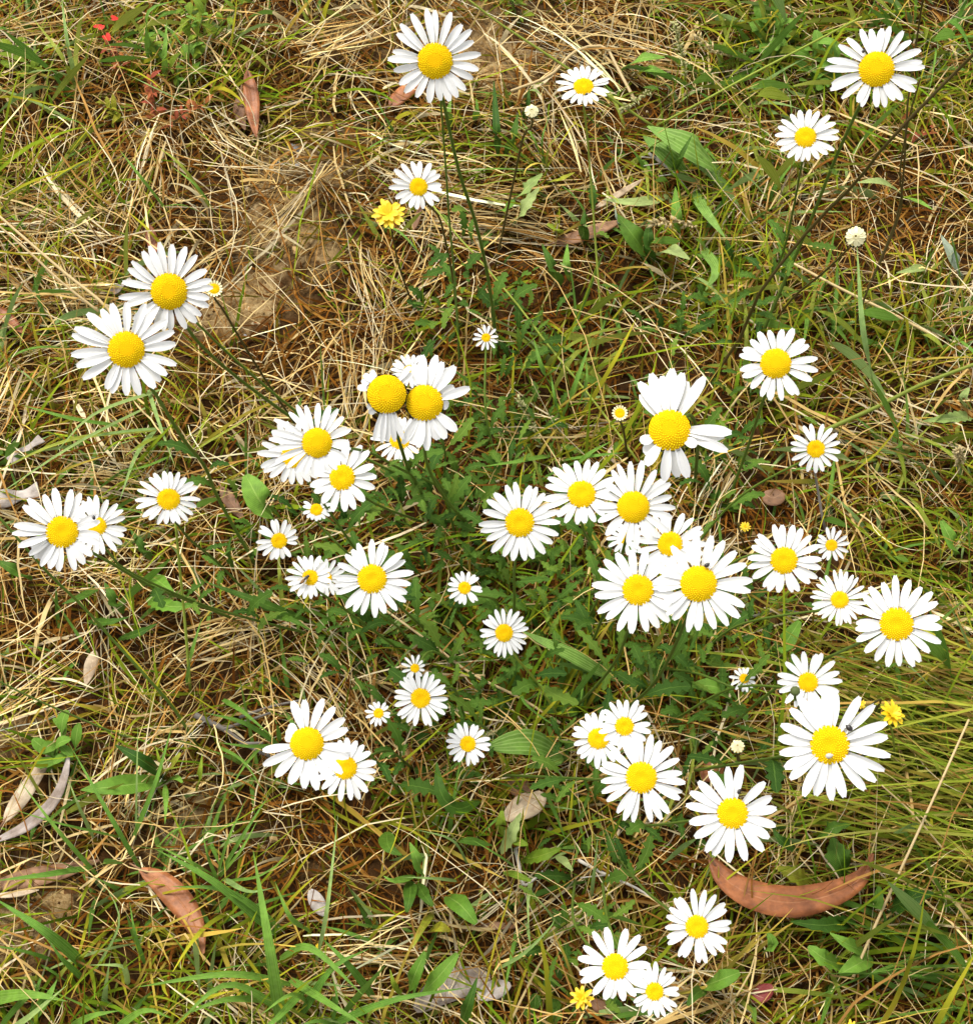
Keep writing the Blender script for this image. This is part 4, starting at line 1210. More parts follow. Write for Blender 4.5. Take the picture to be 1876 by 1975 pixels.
stone(567, 286, 34, 26, "grey angular stone on bare soil near the narrow copper leaf", 1)
stone(538, 316, 26, 18, "smaller grey stone next to the angular one on bare soil", 2)
stone(575, 318, 20, 16, "pebble below the angular stone on bare soil", 3)
PEB = []
for i, (x, y, s) in enumerate([(520, 375, 12), (600, 395, 10), (555, 420, 9), (500, 345, 9), (470, 640, 16), (440, 655, 14), (408, 590, 14), (640, 350, 10), (60, 1745, 10), (100, 1760, 8), (345, 1590, 9), (925, 120, 12), (1180, 300, 14), (1205, 310, 10)]):
    PEB.append((x, y, s, i))

# ------------------------------------------------------------------ single placed leaves, gathered into their plants
def plant(name, label, cat, leaves, group=None):
    """leaves: (pixels from base to tip, width in pixels, material, profile, toothed, height of the tip)"""
    b0 = gpt(*leaves[0][0][0])
    root = thing(name, b0, label, cat, group)
    for j, lf in enumerate(leaves):
        pix, w, mat, kind = lf[:4]
        teeth = lf[4] if len(lf) > 4 else 0
        hz = lf[5] if len(lf) > 5 else 0.02
        k = len(pix)
        pts = []
        for i, (x, y) in enumerate(pix):
            f = i / (k - 1)
            z = 0.007 + (hz + 0.012) * math.sin(min(1.0, f * 1.1) * math.pi * 0.62)
            pts.append(gp(x, y, z))
        if k == 2:
            m = pts[0].lerp(pts[1], 0.5)
            m.z += 0.005
            pts = [pts[0], m, pts[1]]
        n = 15 if teeth else 11
        cp = catmull(pts, n)
        ww = w * mpp(pts[1]) * 0.5
        rib = mat in ('gl_plantain',)
        isblade = kind == 'blade'
        link("blade" if isblade else "leaf", strip_mesh("leaf", cp, widths_of(kind, n, ww), mat, 9 if rib else (3 if isblade else 5), 0.10 if rib else (0.35 if isblade else 0.16), teeth=teeth, tooth=0.16 if teeth else 0,
             corr=5 if rib else 0, wave=0.02 if isblade else 0.07, seed=j * 7 + int(pix[0][0]), roll=random.uniform(-0.35, 0.35)), root)
    return root

P_, Br, Pl, Pa, Ye, Da, Ol = 'gl_plantain', 'gl_bright', 'gl_plantain', 'gl_pale', 'gl_yellow', 'gl_daisy', 'gl_olive'
plant("plantain", "ribbed plantain with a broad striped leaf and narrow upright leaves", "plant", [
    ([(1396, 342), (1335, 285), (1248, 243)], 66, P_, 'lance', 0, 0.03), ([(1330, 345), (1290, 300), (1240, 262)], 44, P_, 'lance', 0, 0.01),
    ([(1296, 338), (1313, 300), (1334, 260)], 15, Da, 'lance', 0, 0.04), ([(1335, 362), (1362, 410), (1398, 458)], 26, P_, 'lance'),
    ([(1318, 470), (1305, 420), (1302, 360)], 22, Br, 'lance'), ([(1350, 470), (1380, 520), (1360, 560)], 24, P_, 'lance')])
plant("plantain", "smooth pale-leaved plantain beside the narrow tan strip", "plant", [
    ([(1292, 378), (1230, 390), (1165, 384)], 26, Pa, 'lance'), ([(1255, 505), (1225, 460), (1188, 412)], 48, Da, 'lance'),
    ([(1262, 500), (1290, 480), (1330, 500)], 36, Pa, 'lance'), ([(1255, 512), (1250, 465), (1252, 425)], 30, Da, 'lance', 0, 0.03), ([(1205, 450), (1190, 425), (1185, 392)], 9, 'gl_grey', 'lance', 0, 0.03)])
plant("hawkbit_plant", "loose plant with pale toothed upright leaves beside the dark bud stem", "plant", [
    ([(986, 392), (1012, 365), (1046, 334)], 30, Pa, 'lance', 1), ([(988, 440), (1010, 400), (1040, 360)], 26, Pa, 'lance', 1), ([(955, 412), (975, 400), (992, 386)], 24, Br, 'oval', 1),
    ([(1050, 352), (1080, 345), (1108, 332)], 16, Ye, 'lance'), ([(930, 380), (950, 385), (970, 392)], 12, Ye, 'lance')])
plant("hawkbit_plant", "green lance-leaved plant under the yellow-green daisy stem", "plant", [
    ([(1078, 552), (1065, 515), (1045, 470)], 30, Da, 'lance', 0, 0.04), ([(1128, 470), (1124, 435), (1126, 402)], 22, Da, 'lance', 0, 0.04),
    ([(1080, 450), (1070, 440), (1055, 432)], 24, Ol, 'oval'), ([(1100, 545), (1092, 515), (1094, 470)], 18, Br, 'lance'), ([(1110, 520), (1095, 518), (1080, 506)], 14, Pa, 'oval')])
plant("weed_rosette", "green rosette with a long pale leaf and yellow-green tips on straw", "plant", [
    ([(316, 1506), (230, 1516), (156, 1524)], 46, Br, 'lance'), ([(318, 1500), (275, 1468), (222, 1437)], 28, Da, 'lance'), ([(320, 1497), (332, 1475), (348, 1452)], 22, Ye, 'oval', 0, 0.03),
    ([(322, 1508), (340, 1500), (352, 1510)], 18, Br, 'oval'), ([(318, 1512), (320, 1545), (318, 1590)], 12, Br, 'lance'), ([(312, 1498), (308, 1470), (300, 1440)], 12, Ol, 'lance', 0, 0.03), ([(380, 1530), (385, 1495), (390, 1455)], 16, Ol, 'lance', 0, 0.03)])
plant("oval_leaf_plant", "single broad oval green leaf beside the dull pink leaf", "plant", [([(528, 1002), (500, 965), (474, 916)], 56, Br, 'oval')])
plant("weed_rosette", "toothed dark leaves spread on straw beneath the limp-petalled daisies", "plant", [
    ([(290, 1080), (275, 1055), (252, 1022)], 22, Da, 'lance', 1), ([(236, 1184), (218, 1155), (202, 1124)], 28, Da, 'lance', 1), ([(228, 1232), (265, 1222), (302, 1203)], 22, Da, 'lance', 1),
    ([(284, 1154), (330, 1170), (376, 1166)], 34, 'gl_bright', 'lance', 1), ([(290, 1110), (315, 1128), (340, 1150)], 30, Br, 'lance'), ([(195, 1130), (160, 1150), (120, 1165)], 24, Da, 'lance'), ([(60, 1120), (30, 1100), (-10, 1080)], 30, Da, 'lance'), ([(170, 1198), (210, 1200), (250, 1190)], 20, Da, 'lance', 1)])
plant("trailing_leaf_plant", "long dark green leaves trailing towards the rayed daisy", "plant", [
    ([(610, 1204), (504, 1163), (395, 1122)], 17, Da, 'lance'), ([(450, 1100), (440, 1070), (445, 1035)], 12, Da, 'lance', 1), ([(520, 1190), (560, 1195), (600, 1216)], 15, Da, 'lance', 1), ([(470, 1062), (450, 1058), (428, 1072)], 12, Da, 'lance', 1)])
plant("plantain", "broad ribbed plantain leaf lying beside the small neat daisy", "plant", [([(1085, 1458), (1020, 1432), (944, 1440)], 58, P_, 'oval'), ([(1085, 1462), (1060, 1470), (1010, 1480)], 26, P_, 'lance', 0, 0.008)])
plant("plantain", "long narrow ribbed leaf stretched below the neat yellow-stemmed daisy", "plant", [([(1190, 1314), (1110, 1268), (1008, 1218)], 30, P_, 'lance'), ([(1190, 1312), (1120, 1288), (1060, 1278)], 14, P_, 'lance', 0, 0.01)])
plant("hooked_leaf_plant", "dark green hook-shaped leaf beside straw and pale angular leaf", "plant", [([(925, 1546), (880, 1560), (850, 1530), (842, 1470)], 30, Da, 'lance')])
plant("weed_rosette", "pale and yellowing leaves under the white bent dead stalk", "plant", [
    ([(965, 1645), (985, 1610), (1004, 1568)], 32, Pa, 'lance', 1), ([(1008, 1658), (1045, 1650), (1082, 1636)], 34, Ol, 'lance', 1), ([(972, 1682), (998, 1690), (1024, 1700)], 20, Ol, 'oval'), ([(985, 1618), (1000, 1625), (1018, 1630)], 26, Ol, 'oval'),
    ([(1074, 1650), (1090, 1665), (1104, 1680)], 20, Pa, 'oval'), ([(970, 1612), (966, 1590), (968, 1564)], 28, Ol, 'oval', 0, 0.03), ([(1016, 1600), (1008, 1580), (1010, 1556)], 10, Ye, 'lance', 0, 0.03)])
plant("weed_rosette", "bright spoon-leaved rosette in straw above the broad faded leaf", "plant", [
    ([(815, 1690), (805, 1660), (790, 1625)], 30, Br, 'lance'), ([(792, 1700), (790, 1730), (784, 1760)], 28, Da, 'oval'), ([(805, 1705), (820, 1730), (835, 1748)], 26, Da, 'oval'), ([(862, 1728), (890, 1748), (918, 1782)], 40, Br, 'oval'),
    ([(828, 1794), (848, 1788), (868, 1796)], 28, Ye, 'oval'), ([(835, 1760), (815, 1790), (795, 1830)], 16, Ye, 'lance'), ([(745, 1605), (750, 1635), (775, 1650)], 34, Da, 'lance'), ([(800, 1690), (760, 1700), (740, 1690)], 18, Br, 'lance')])
plant("weed_rosette", "upright spoon leaves standing in front of the broad faded leaf", "plant", [
    ([(786, 1920), (800, 1880), (820, 1836)], 27, Br, 'spoon', 0, 0.03), ([(806, 1924), (845, 1885), (882, 1840)], 32, Br, 'spoon', 0, 0.03), ([(886, 1985), (902, 1940), (920, 1886)], 30, Da, 'lance', 0, 0.04), ([(780, 1925), (760, 1900), (752, 1870)], 16, Ol, 'lance')])
plant("weed_rosette", "toothed green rosette beneath the curve of the copper gum leaf", "plant", [
    ([(1630, 1690), (1618, 1660), (1605, 1615)], 54, Da, 'lance', 1, 0.002), ([(1565, 1705), (1535, 1690), (1496, 1672)], 38, Ye, 'lance', 1, 0.002), ([(1650, 1775), (1590, 1785), (1524, 1778)], 32, Da, 'lance', 1), ([(1710, 1752), (1755, 1735), (1800, 1722)], 50, Da, 'lance', 1),
    ([(1625, 1862), (1590, 1850), (1558, 1826)], 40, Br, 'oval', 1), ([(1668, 1836), (1635, 1822), (1600, 1800)], 34, 'gl_bright', 'lance'), ([(1680, 1846), (1650, 1862), (1618, 1880)], 38, Br, 'oval'), ([(1668, 1740), (1690, 1745), (1695, 1710)], 30, Da, 'oval'), ([(1570, 1620), (1600, 1600), (1640, 1590)], 36, Da, 'lance', 1), ([(1540, 1640), (1510, 1625), (1490, 1600)], 30, Da, 'lance', 1), ([(1470, 1840), (1490, 1820), (1480, 1800)], 30, Br, 'oval')])
plant("dock_seedling", "rounded glossy leaf near the dark red leaf", "plant", [([(1358, 1902), (1390, 1890), (1426, 1876)], 44, Br, 'oval'), ([(1360, 1905), (1340, 1920), (1325, 1940)], 26, Da, 'oval')])
plant("dock_seedling", "rounded bright leaf beside the tiny lone daisy", "plant", [([(1410, 1344), (1380, 1325), (1334, 1322)], 44, Br, 'oval'), ([(1412, 1348), (1430, 1370), (1440, 1390)], 24, Da, 'oval', 1)])
plant("dock_seedling", "upright oval leaf below the short-petalled daisy", "plant", [([(1498, 1266), (1515, 1240), (1542, 1198)], 40, Br, 'oval', 0, 0.03)])
plant("dock_seedling", "erect green spoon leaf among combed straw", "plant", [([(1842, 1075), (1835, 1045), (1815, 1004)], 34, Br, 'spoon', 0, 0.03)])
plant("weed_rosette", "pale grey-green leaves near the light green stalk", "plant", [([(1885, 800), (1835, 806), (1780, 812)], 28, Pa, 'lance', 1), ([(1862, 790), (1855, 770), (1868, 748)], 22, Pa, 'oval')])
plant("weed_rosette", "pale folded leaf beside the round cream bud's dry straw", "plant", [([(1852, 542), (1842, 505), (1812, 450)], 28, 'gl_grey', 'lance'), ([(1790, 512), (1760, 520), (1728, 526)], 22, Pa, 'lance')])
plant("weed_rosette", "pale arching leaf beside thin dark stems", "plant", [([(1742, 376), (1700, 350), (1650, 352)], 20, Pa, 'lance'), ([(1740, 378), (1775, 390), (1800, 405)], 14, Br, 'lance')])
plant("weed_rosette", "curled broad green leaves by the slanted-disc daisy", "plant", [([(1200, 136), (1235, 112), (1282, 110)], 34, 'gl_bright', 'lance'), ([(1215, 142), (1250, 132), (1285, 140)], 24, Br, 'lance'), ([(1290, 190), (1265, 170), (1240, 168)], 22, Da, 'lance')])
plant("weed_rosette", "dark toothed lance leaves standing behind the closed cream bud", "plant", [([(960, 300), (958, 255), (952, 155)], 16, Da, 'lance', 0, 0.04), ([(975, 300), (990, 260), (998, 220)], 20, Da, 'lance', 0, 0.03), ([(915, 235), (920, 210), (918, 190)], 14, Br, 'lance', 0, 0.03), ([(1010, 240), (1018, 200), (1020, 170)], 14, Da, 'lance', 0, 0.03), ([(870, 245), (865, 215), (870, 190)], 14, Br, 'lance', 0, 0.02)])

# broad grass tufts traced from the place
B1, B2, B3, B4 = 'blade', 'blade_pale', 'blade_olive', 'blade_straw'
def bl(pix, w, mat=B1, hz=0.03):
    return (pix, w, mat, 'blade', 0, hz)
plant("grass_tuft", "broad-bladed bright green grass tuft with one long upright blade", "grass tuft", [
    bl([(546, 1990), (520, 1830), (488, 1640)], 26, B1, 0.06), bl([(560, 1960), (440, 1900), (330, 1985)], 16, B1, 0.03), bl([(530, 1800), (410, 1700), (300, 1638)], 20, B1, 0.04),
    bl([(580, 1960), (640, 1870), (712, 1830)], 18), bl([(590, 1905), (540, 1960), (480, 2010)], 20), bl([(540, 1850), (600, 1830), (700, 1920)], 18), bl([(560, 1900), (440, 1880), (260, 1905)], 16),
    bl([(560, 1890), (640, 1940), (720, 1990)], 18), bl([(520, 1930), (430, 1930), (350, 1960)], 16, B1), bl([(610, 1860), (630, 1760), (652, 1570)], 11, B2, 0.06), bl([(600, 1800), (560, 1770), (530, 1700)], 14), bl([(540, 1790), (440, 1720), (330, 1710)], 15, B1, 0.03)])
plant("grass_tuft", "green grass tuft with slim blades fanning beside the copper leaf", "grass tuft", [
    bl([(424, 1690), (470, 1610), (522, 1528)], 10), bl([(425, 1692), (465, 1640), (498, 1580)], 9), bl([(420, 1690), (440, 1620), (475, 1540)], 8), bl([(430, 1695), (480, 1720), (530, 1712)], 12, B2), bl([(420, 1700), (400, 1650), (390, 1600)], 8), bl([(415, 1692), (370, 1665), (300, 1630)], 10), bl([(440, 1700), (500, 1690), (560, 1650)], 8)])
plant("grass_tuft", "slim arching grass blades rising over the stiff pale leaf", "grass tuft", [
    bl([(270, 1676), (210, 1570), (132, 1432)], 10), bl([(190, 1692), (110, 1600), (38, 1506)], 9), bl([(256, 1620), (300, 1510), (334, 1393)], 11), bl([(262, 1620), (264, 1500), (266, 1400)], 5, B2), bl([(180, 1615), (150, 1550), (130, 1500)], 8, B2), bl([(230, 1615), (120, 1590), (20, 1560)], 6), bl([(300, 1640), (340, 1600), (400, 1590)], 6), bl([(200, 1700), (230, 1780), (180, 1880)][::-1], 6, B2)])
plant("grass_tuft", "wide arching grass blades bending over bare soil", "grass tuft", [
    bl([(160, 1862), (90, 1800), (-15, 1730)], 26, B1, 0.05), bl([(180, 1675), (90, 1688), (-15, 1700)], 18, B1, 0.04), bl([(250, 1898), (235, 1865), (172, 1862)], 17, B2, 0.05), bl([(60, 1975), (90, 1930), (110, 1890)], 40), bl([(-20, 1930), (60, 1920), (130, 1932)], 30), bl([(20, 1990), (60, 1960), (130, 1900)], 18, B2), bl([(130, 1990), (180, 1960), (230, 1950)], 22), bl([(160, 1890), (120, 1850), (90, 1810)], 14), bl([(220, 1990), (280, 1950), (330, 1965)], 20), bl([(280, 1860), (260, 1800), (250, 1740)], 10)])
plant("grass_tuft", "long pale grass blades sweeping below the large overlapping daisies", "grass tuft", [
    bl([(300, 830), (130, 850), (-20, 915)], 12, B3, 0.05), bl([(310, 752), (180, 800), (110, 870)], 11, B2, 0.05), bl([(285, 785), (140, 860), (-20, 965)], 9, B2, 0.06), bl([(320, 826), (220, 835), (128, 852)], 9, B2), bl([(300, 830), (262, 880), (230, 968)], 12, B2), bl([(286, 752), (305, 810), (338, 902)], 9, B2, 0.02), bl([(378, 868), (440, 830), (506, 793)], 9, B3), bl([(240, 824), (140, 808), (38, 780)], 12), bl([(330, 880), (280, 900), (215, 910)], 9), bl([(310, 840), (270, 860), (240, 880)], 14, B3)])
plant("grass_tuft", "tall green blade bent over at its tip among reddish weeds", "grass tuft", [bl([(292, 125), (284, 60), (290, 18), (340, 0)], 16, B1, 0.05), bl([(320, 150), (318, 100), (322, 40)], 14), bl([(300, 130), (340, 60), (388, 20)], 8, B3), bl([(145, 150), (130, 80), (118, -10)], 10, B2, 0.05), bl([(140, 160), (120, 110), (60, 30)], 10, B3)])
plant("grass_tuft", "slim green blades lying on straw near yellowish weed", "grass tuft", [bl([(322, 408), (270, 340), (230, 288)], 9), bl([(405, 400), (350, 320), (300, 280)], 9, B3), bl([(420, 420), (380, 360), (330, 320)], 7), bl([(400, 415), (350, 395), (310, 398)], 7), bl([(390, 215), (320, 180), (240, 140)], 6, B2, 0.04)])
plant("grass_tuft", "bright green blade standing beside the small opening bud", "grass tuft", [bl([(1082, 820), (1110, 740), (1142, 650)], 14, B1, 0.05), bl([(1072, 765), (1045, 710), (1028, 650)], 16, 'blade', 0.04), bl([(1085, 825), (1070, 770), (1062, 720)], 10), bl([(1090, 930), (1130, 880), (1180, 850)], 14), bl([(1060, 880), (1000, 890), (930, 900)], 14, B1), bl([(1080, 890), (1140, 880), (1210, 872)], 12), bl([(1110, 800), (1130, 740), (1130, 690)], 9)])
plant("grass_tuft", "tall blue-green blade running down past the round cream bud", "grass tuft", [bl([(1690, 775), (1664, 640), (1652, 470)], 15, B2, 0.07), bl([(1688, 772), (1670, 740), (1655, 720)], 14, B2)])
plant("grass_tuft", "yellow-green thin blades fanning from beneath the tall daisy's stem", "grass tuft", [bl([(1040, 320), (960, 270), (900, 262)], 6, B3), bl([(1045, 330), (980, 300), (890, 305)], 6, B3), bl([(1045, 335), (960, 325), (870, 335)], 6, B1), bl([(1050, 330), (1030, 270), (1000, 225)], 7, B1), bl([(1052, 330), (1060, 280), (1090, 250)], 6, B3), bl([(1040, 340), (960, 350), (890, 365)], 6, B3), bl([(1050, 325), (1045, 270), (1060, 220)], 6), bl([(1042, 328), (980, 285), (920, 280)], 6, B1), bl([(1044, 335), (980, 335), (900, 350)], 5, B3), bl([(1047, 325), (1000, 265), (960, 245)], 6, B3)])
plant("grass_tuft", "green blades spreading on straw left of the tall daisy's stem base", "grass tuft", [bl([(755, 255), (720, 225), (690, 205)], 8, B1), bl([(755, 258), (710, 250), (650, 240)], 8, B3), bl([(760, 260), (790, 240), (830, 235)], 7, B3), bl([(755, 262), (720, 280), (690, 300)], 7), bl([(760, 258), (740, 220), (725, 190)], 8), bl([(758, 262), (730, 262), (680, 268)], 6, B3)])
plant("grass_tuft", "green blades crossing beside the ragged-petalled daisy and grey twig", "grass tuft", [bl([(540, 1440), (470, 1395), (395, 1375)], 14), bl([(545, 1440), (480, 1440), (420, 1432)], 12), bl([(540, 1430), (535, 1400), (528, 1385)], 10), bl([(362, 1320), (370, 1260), (390, 1190)], 16, B1, 0.05), bl([(420, 1440), (470, 1470), (510, 1530)], 8), bl([(430, 1350), (470, 1375), (530, 1425)], 12), bl([(505, 1440), (470, 1480), (440, 1530)], 8)])
plant("grass_tuft", "short green blades by the white bent dead stalk and copper moss", "grass tuft", [bl([(900, 1665), (870, 1620), (800, 1600)], 8, B2), bl([(1025, 1690), (1018, 1740), (1020, 1800)], 10, B2), bl([(960, 1870), (1010, 1840), (1060, 1790), (1070, 1770)], 9, B2), bl([(880, 1700), (830, 1695), (775, 1692)], 10, B2), bl([(1080, 1790), (1050, 1750), (1025, 1720)], 7, B2), bl([(1000, 1680), (960, 1650), (910, 1620)], 8), bl([(1100, 1420), (1020, 1365), (1000, 1330)][::-1], 7)])
plant("grass_tuft", "stout blades lying along the hidden base of the tall blades near faded leaf", "grass tuft", [bl([(620, 1985), (760, 1930), (905, 1905)], 16, B1, 0.03), bl([(720, 1925), (670, 1860), (618, 1808)], 18, B1), bl([(600, 1940), (560, 1920), (500, 1960)], 14), bl([(640, 1980), (650, 1930), (640, 1880)], 10), bl([(700, 1985), (720, 1950), (760, 1940)], 10, B3), bl([(660, 1990), (610, 1970), (560, 1990)], 14)])
for lab, c_, n_, l_ in (("tall green grass clump at the far edge beside the crowded-petal daisy", (1810, 70), 28, 0.10), ("green grass clump behind the crowded-petal daisy", (1500, 90), 30, 0.10), ("grass clump between slanted-disc daisy and seed heads", (1420, 190), 26, 0.085),
                        ("light green clump beside the striped plantain leaf", (1240, 330), 18, 0.07), ("light green clump between opening bud and tiny lone-leaf daisy", (1080, 690), 20, 0.075), ("yellow-green clump beneath the round cream bud's stem", (1560, 620), 20, 0.08), ("yellow-green clump beyond the thin-petalled small daisy", (1720, 900), 20, 0.08), ("light green clump beneath the neat daisy by the leaning stem", (1480, 400), 20, 0.08), ("yellow-green clump under the pale grey-green leaves", (1790, 640), 18, 0.08),
                        ("green tussock at the outer side of the combed grass", (1840, 1850), 24, 0.10), ("yellow-green tussock beyond the largest daisy", (1850, 1400), 16, 0.10), ("olive grass clump beside the large overlapping daisies' stems", (130, 620), 10, 0.06), ("tall olive clump among reddish weeds", (100, 200), 12, 0.08), ("olive clump at the far edge of dry straw", (40, 60), 12, 0.08), ("dark olive clump beyond the narrow copper leaf", (560, 20), 10, 0.06)):
    b0 = gpt(*c_)
    root = thing("grass_clump", b0, lab, "grass clump", "grass clumps")
    for i in range(n_):
        mat = random.choice([B1, B1, B3, B3, B2])
        place(random.choice(BLADES[mat]), "blade", root, b0 + Vector((random.gauss(0, 0.014), random.gauss(0, 0.014), -0.002)), random.uniform(0, 6.28) if 'combed' not in lab and 'largest' not in lab else random.gauss(2.9, 0.5), random.uniform(-0.1, 0.75), l_ * random.uniform(0.6, 1.2), random.uniform(0.0020, 0.0042))

# ------------------------------------------------------------------ small plants in numbers
NICK = {1: "tall gold-disc daisy", 2: "slanted-disc daisy", 3: "crowded-petal daisy", 4: "neat daisy by leaning stem", 6: "daisy beside half-open bud", 7: "daisy under the bud's daisy", 9: "gappy bulging-disc daisy", 12: "full spread daisy",
        14: "slanted tucked daisy", 16: "lone neat daisy", 17: "limp-petalled daisy", 19: "uneven-gap small daisy", 20: "hoverfly's daisy", 22: "large rayed daisy", 23: "small daisy over toothed leaves", 24: "slim-petalled daisy", 26: "high full daisy",
        30: "beetle daisy of the cluster", 31: "damaged daisy", 32: "wide-disc daisy", 33: "thin-petalled small daisy", 34: "rayed daisy by cluster", 36: "short-petalled daisy", 37: "broad-rayed daisy", 38: "tiny lone daisy",
        40: "largest daisy", 41: "uneven-petalled daisy", 42: "notched-petal daisy", 43: "daisy near orange flower", 45: "small overlying daisy", 47: "large daisy below a pair", 48: "daisy beside ribbed plantain", 49: "daisy between tiny ones", 52: "yellow-stemmed neat daisy", 53: "ragged-petalled daisy", 55: "tiny daisy among upright leaves"}
LAND = []
for k_, nick in NICK.items():
    LAND.append((HEADS[k_][0], nick))
for (x, y), nick in (((1520, 1720), "big copper gum leaf"), ((350, 1750), "copper leaf among blades"), ((485, 205), "narrow copper leaf"), ((570, 290), "angular stone"), ((315, 240), "reddish bushy weed"), ((60, 1520), "stiff pale leaf"), ((880, 1900), "broad faded leaf"), ((1320, 290), "striped plantain leaf"),
                     ((1010, 1650), "white bent stalk"), ((750, 415), "yellow hawkbit"), ((1650, 456), "round cream bud"), ((1025, 214), "closed cream bud"), ((520, 1800), "long upright blade"), ((1300, 430), "fluffy tan seed head"), ((450, 1410), "grey twig"), ((1470, 1915), "dark red leaf"), ((1840, 1040), "erect spoon leaf"), ((60, 1690), "brown leaf under blade"), ((1800, 1500), "long straw with nodes"), ((1835, 500), "pale folded leaf"), ((690, 1640), "rusty moss patch"), ((180, 1285), "small pale oval leaf")):
    LAND.append((gp(x, y), nick))
USED = set()
def where(px, lead):
    # what the thing stands between or beside, judged along the line of sight to the heads above it
    def dist(q):
        d = (q - CAM).normalized()
        e = (gp(*px) - CAM).normalized()
        return (d - e).length
    near = [n_ for _, n_ in sorted(((dist(q), n_) for q, n_ in LAND))][:7]
    for i_, j_ in ((0, 1), (0, 2), (1, 2), (0, 3), (1, 3), (2, 3), (0, 4), (1, 4), (2, 4), (0, 5), (1, 5), (0, 6), (3, 4), (2, 5)):
        t_ = lead + " between the " + near[i_] + " and " + near[j_]
        if t_ not in USED and len(t_.split()) <= 16:
            USED.add(t_)
            return t_
    return lead + " close by the " + near[0]

def rosette(name, label, cat, group, px, shapes, n, l0, l1, pitch=(0.05, 0.8), part="leaf", spread=0.012, rise=0.0):
    b0 = gpt(*px)
    root = thing(name, b0, label, cat, group)
    for i in range(n):
        an = 2 * math.pi * i / n + random.gauss(0, 0.9)
        r = abs(random.gauss(0, spread))
        p = b0 + Vector((math.cos(an) * r, math.sin(an) * r, random.uniform(0.001, 0.008 + rise)))
        place(random.choice(shapes), part, root, p, an, random.uniform(*pitch), random.uniform(l0, l1), roll=random.gauss(0, 0.25))
    return root
for x, y, n, s in [(890, 640, 11, 1.2), (905, 560, 8, 1.1), (980, 950, 9, 1), (850, 1000, 12, 1), (780, 1010, 10, 0.9), (950, 1070, 11, 1), (1060, 1140, 10, 1), (880, 1070, 12, 0.9), (1200, 1270, 10, 0.9), (1290, 1290, 11, 1), (1010, 1310, 10, 0.8),
                   (1400, 900, 10, 1), (1370, 980, 9, 1), (590, 1190, 9, 0.9), (640, 1050, 8, 0.9), (1430, 1170, 9, 1), (1500, 1400, 10, 0.9), (1140, 1570, 9, 0.9), (1310, 1540, 8, 0.9), (1090, 1810, 8, 0.8), (1300, 700, 8, 1), (960, 800, 10, 1), (1030, 860, 8, 0.9),
                   (820, 960, 10, 1), (920, 1010, 10, 0.9), (1010, 1100, 10, 0.9), (1100, 1180, 10, 0.9), (1180, 1120, 9, 0.9), (1250, 1230, 10, 0.9), (1330, 1230, 9, 0.8), (960, 1150, 10, 0.8), (1080, 1060, 9, 0.8), (700, 1060, 9, 0.8), (660, 1180, 8, 0.8), (1380, 1280, 9, 0.8), (860, 1280, 9, 0.8), (950, 1280, 9, 0.8), (1160, 1230, 9, 0.8),
                   (860, 900, 10, 1), (720, 1230, 9, 0.8), (900, 1210, 11, 0.9), (1120, 1110, 10, 0.9), (1410, 1390, 9, 0.9), (1330, 1400, 8, 0.8), (830, 1140, 9, 0.9), (1000, 720, 9, 1), (1470, 590, 8, 1), (1380, 650, 8, 1), (680, 1330, 8, 0.8), (500, 1050, 8, 0.8), (800, 1430, 8, 0.8), (930, 1370, 9, 0.8), (1060, 1240, 10, 0.8), (1440, 780, 7, 0.9)]:
    rosette("daisy_rosette", where((x, y), "toothed leaf rosette"), "leaf rosette", "daisy leaf rosettes", (x, y), TOOTHED, n + 10, 0.009 * s, 0.026 * s, (-0.2, 1.1), spread=0.024, rise=0.03)
for x, y in [(1080, 1345), (1130, 1370), (1170, 1340), (1050, 1400), (1000, 1370), (1290, 1400), (1390, 1460), (1250, 1610), (1170, 1600), (870, 1500), (1120, 1310), (1240, 1350), (1350, 1260), (850, 1380), (1330, 1590), (1200, 1950), (1080, 1960), (1030, 1960)]:
    rosette("creeping_weed", where((x, y), "round-leaved creeping weed"), "weed", "creeping round-leaved weeds", (x, y), ROUND, 8, 0.006, 0.011, (0.0, 0.4), spread=0.016)
# bushy small-leaved weeds, green and red
def sprig(label, px, h, lean, mat_set, n=26, l=0.010, cat="weed", group="bushy small-leaved weeds", col='stem'):
    b0 = gpt(*px)
    root = thing("bushy_weed", b0, label, cat, group)
    for s in range(3):
        an = lean + random.gauss(0, 0.5)
        top = b0 + Vector((math.cos(an) * h * 0.9, math.sin(an) * h * 0.9, h * random.uniform(0.4, 0.8)))
        pts = catmull([b0, b0.lerp(top, 0.5) + Vector((0, 0, 0.006)), top], 8)
        link("stem", tube_mesh("stem", pts, 0.0007, 0.0005, col, 5), root)
        for i in range(n // 3):
            p = pts[min(7, 2 + int(i * 6 / (n // 3)))]
            place(random.choice(mat_set), "leaf", root, p, random.uniform(0, 6.28), random.uniform(0.0, 0.7), l * random.uniform(0.7, 1.3), roll=random.gauss(0, 0.3))
REDL = [unit_leaf("red_leaf", 'lance', 0.17, 'gl_red', 7, 3, seed=i) for i in range(2)]
YELL = [unit_leaf("yellow_leaf", 'lance', 0.17, 'gl_yellow', 7, 3, seed=i) for i in range(2)]
sprig("bushy green weed with many narrow leaves near the narrow copper leaf", (365, 185), 0.055, 1.2, OLIVE + SPOON[:1], 48, 0.013)
sprig("second bushy green weed with narrow leaves beside the reddish one", (395, 110), 0.045, 1.3, OLIVE, 36, 0.013)
sprig("reddish bushy weed on dark thatch", (310, 265), 0.045, 1.5, REDL, 60, 0.0085, col='stem_dark')
sprig("low reddish sprig beneath the scarlet petals", (245, 175), 0.035, 1.6, REDL, 36, 0.0065, col='stem_dark')
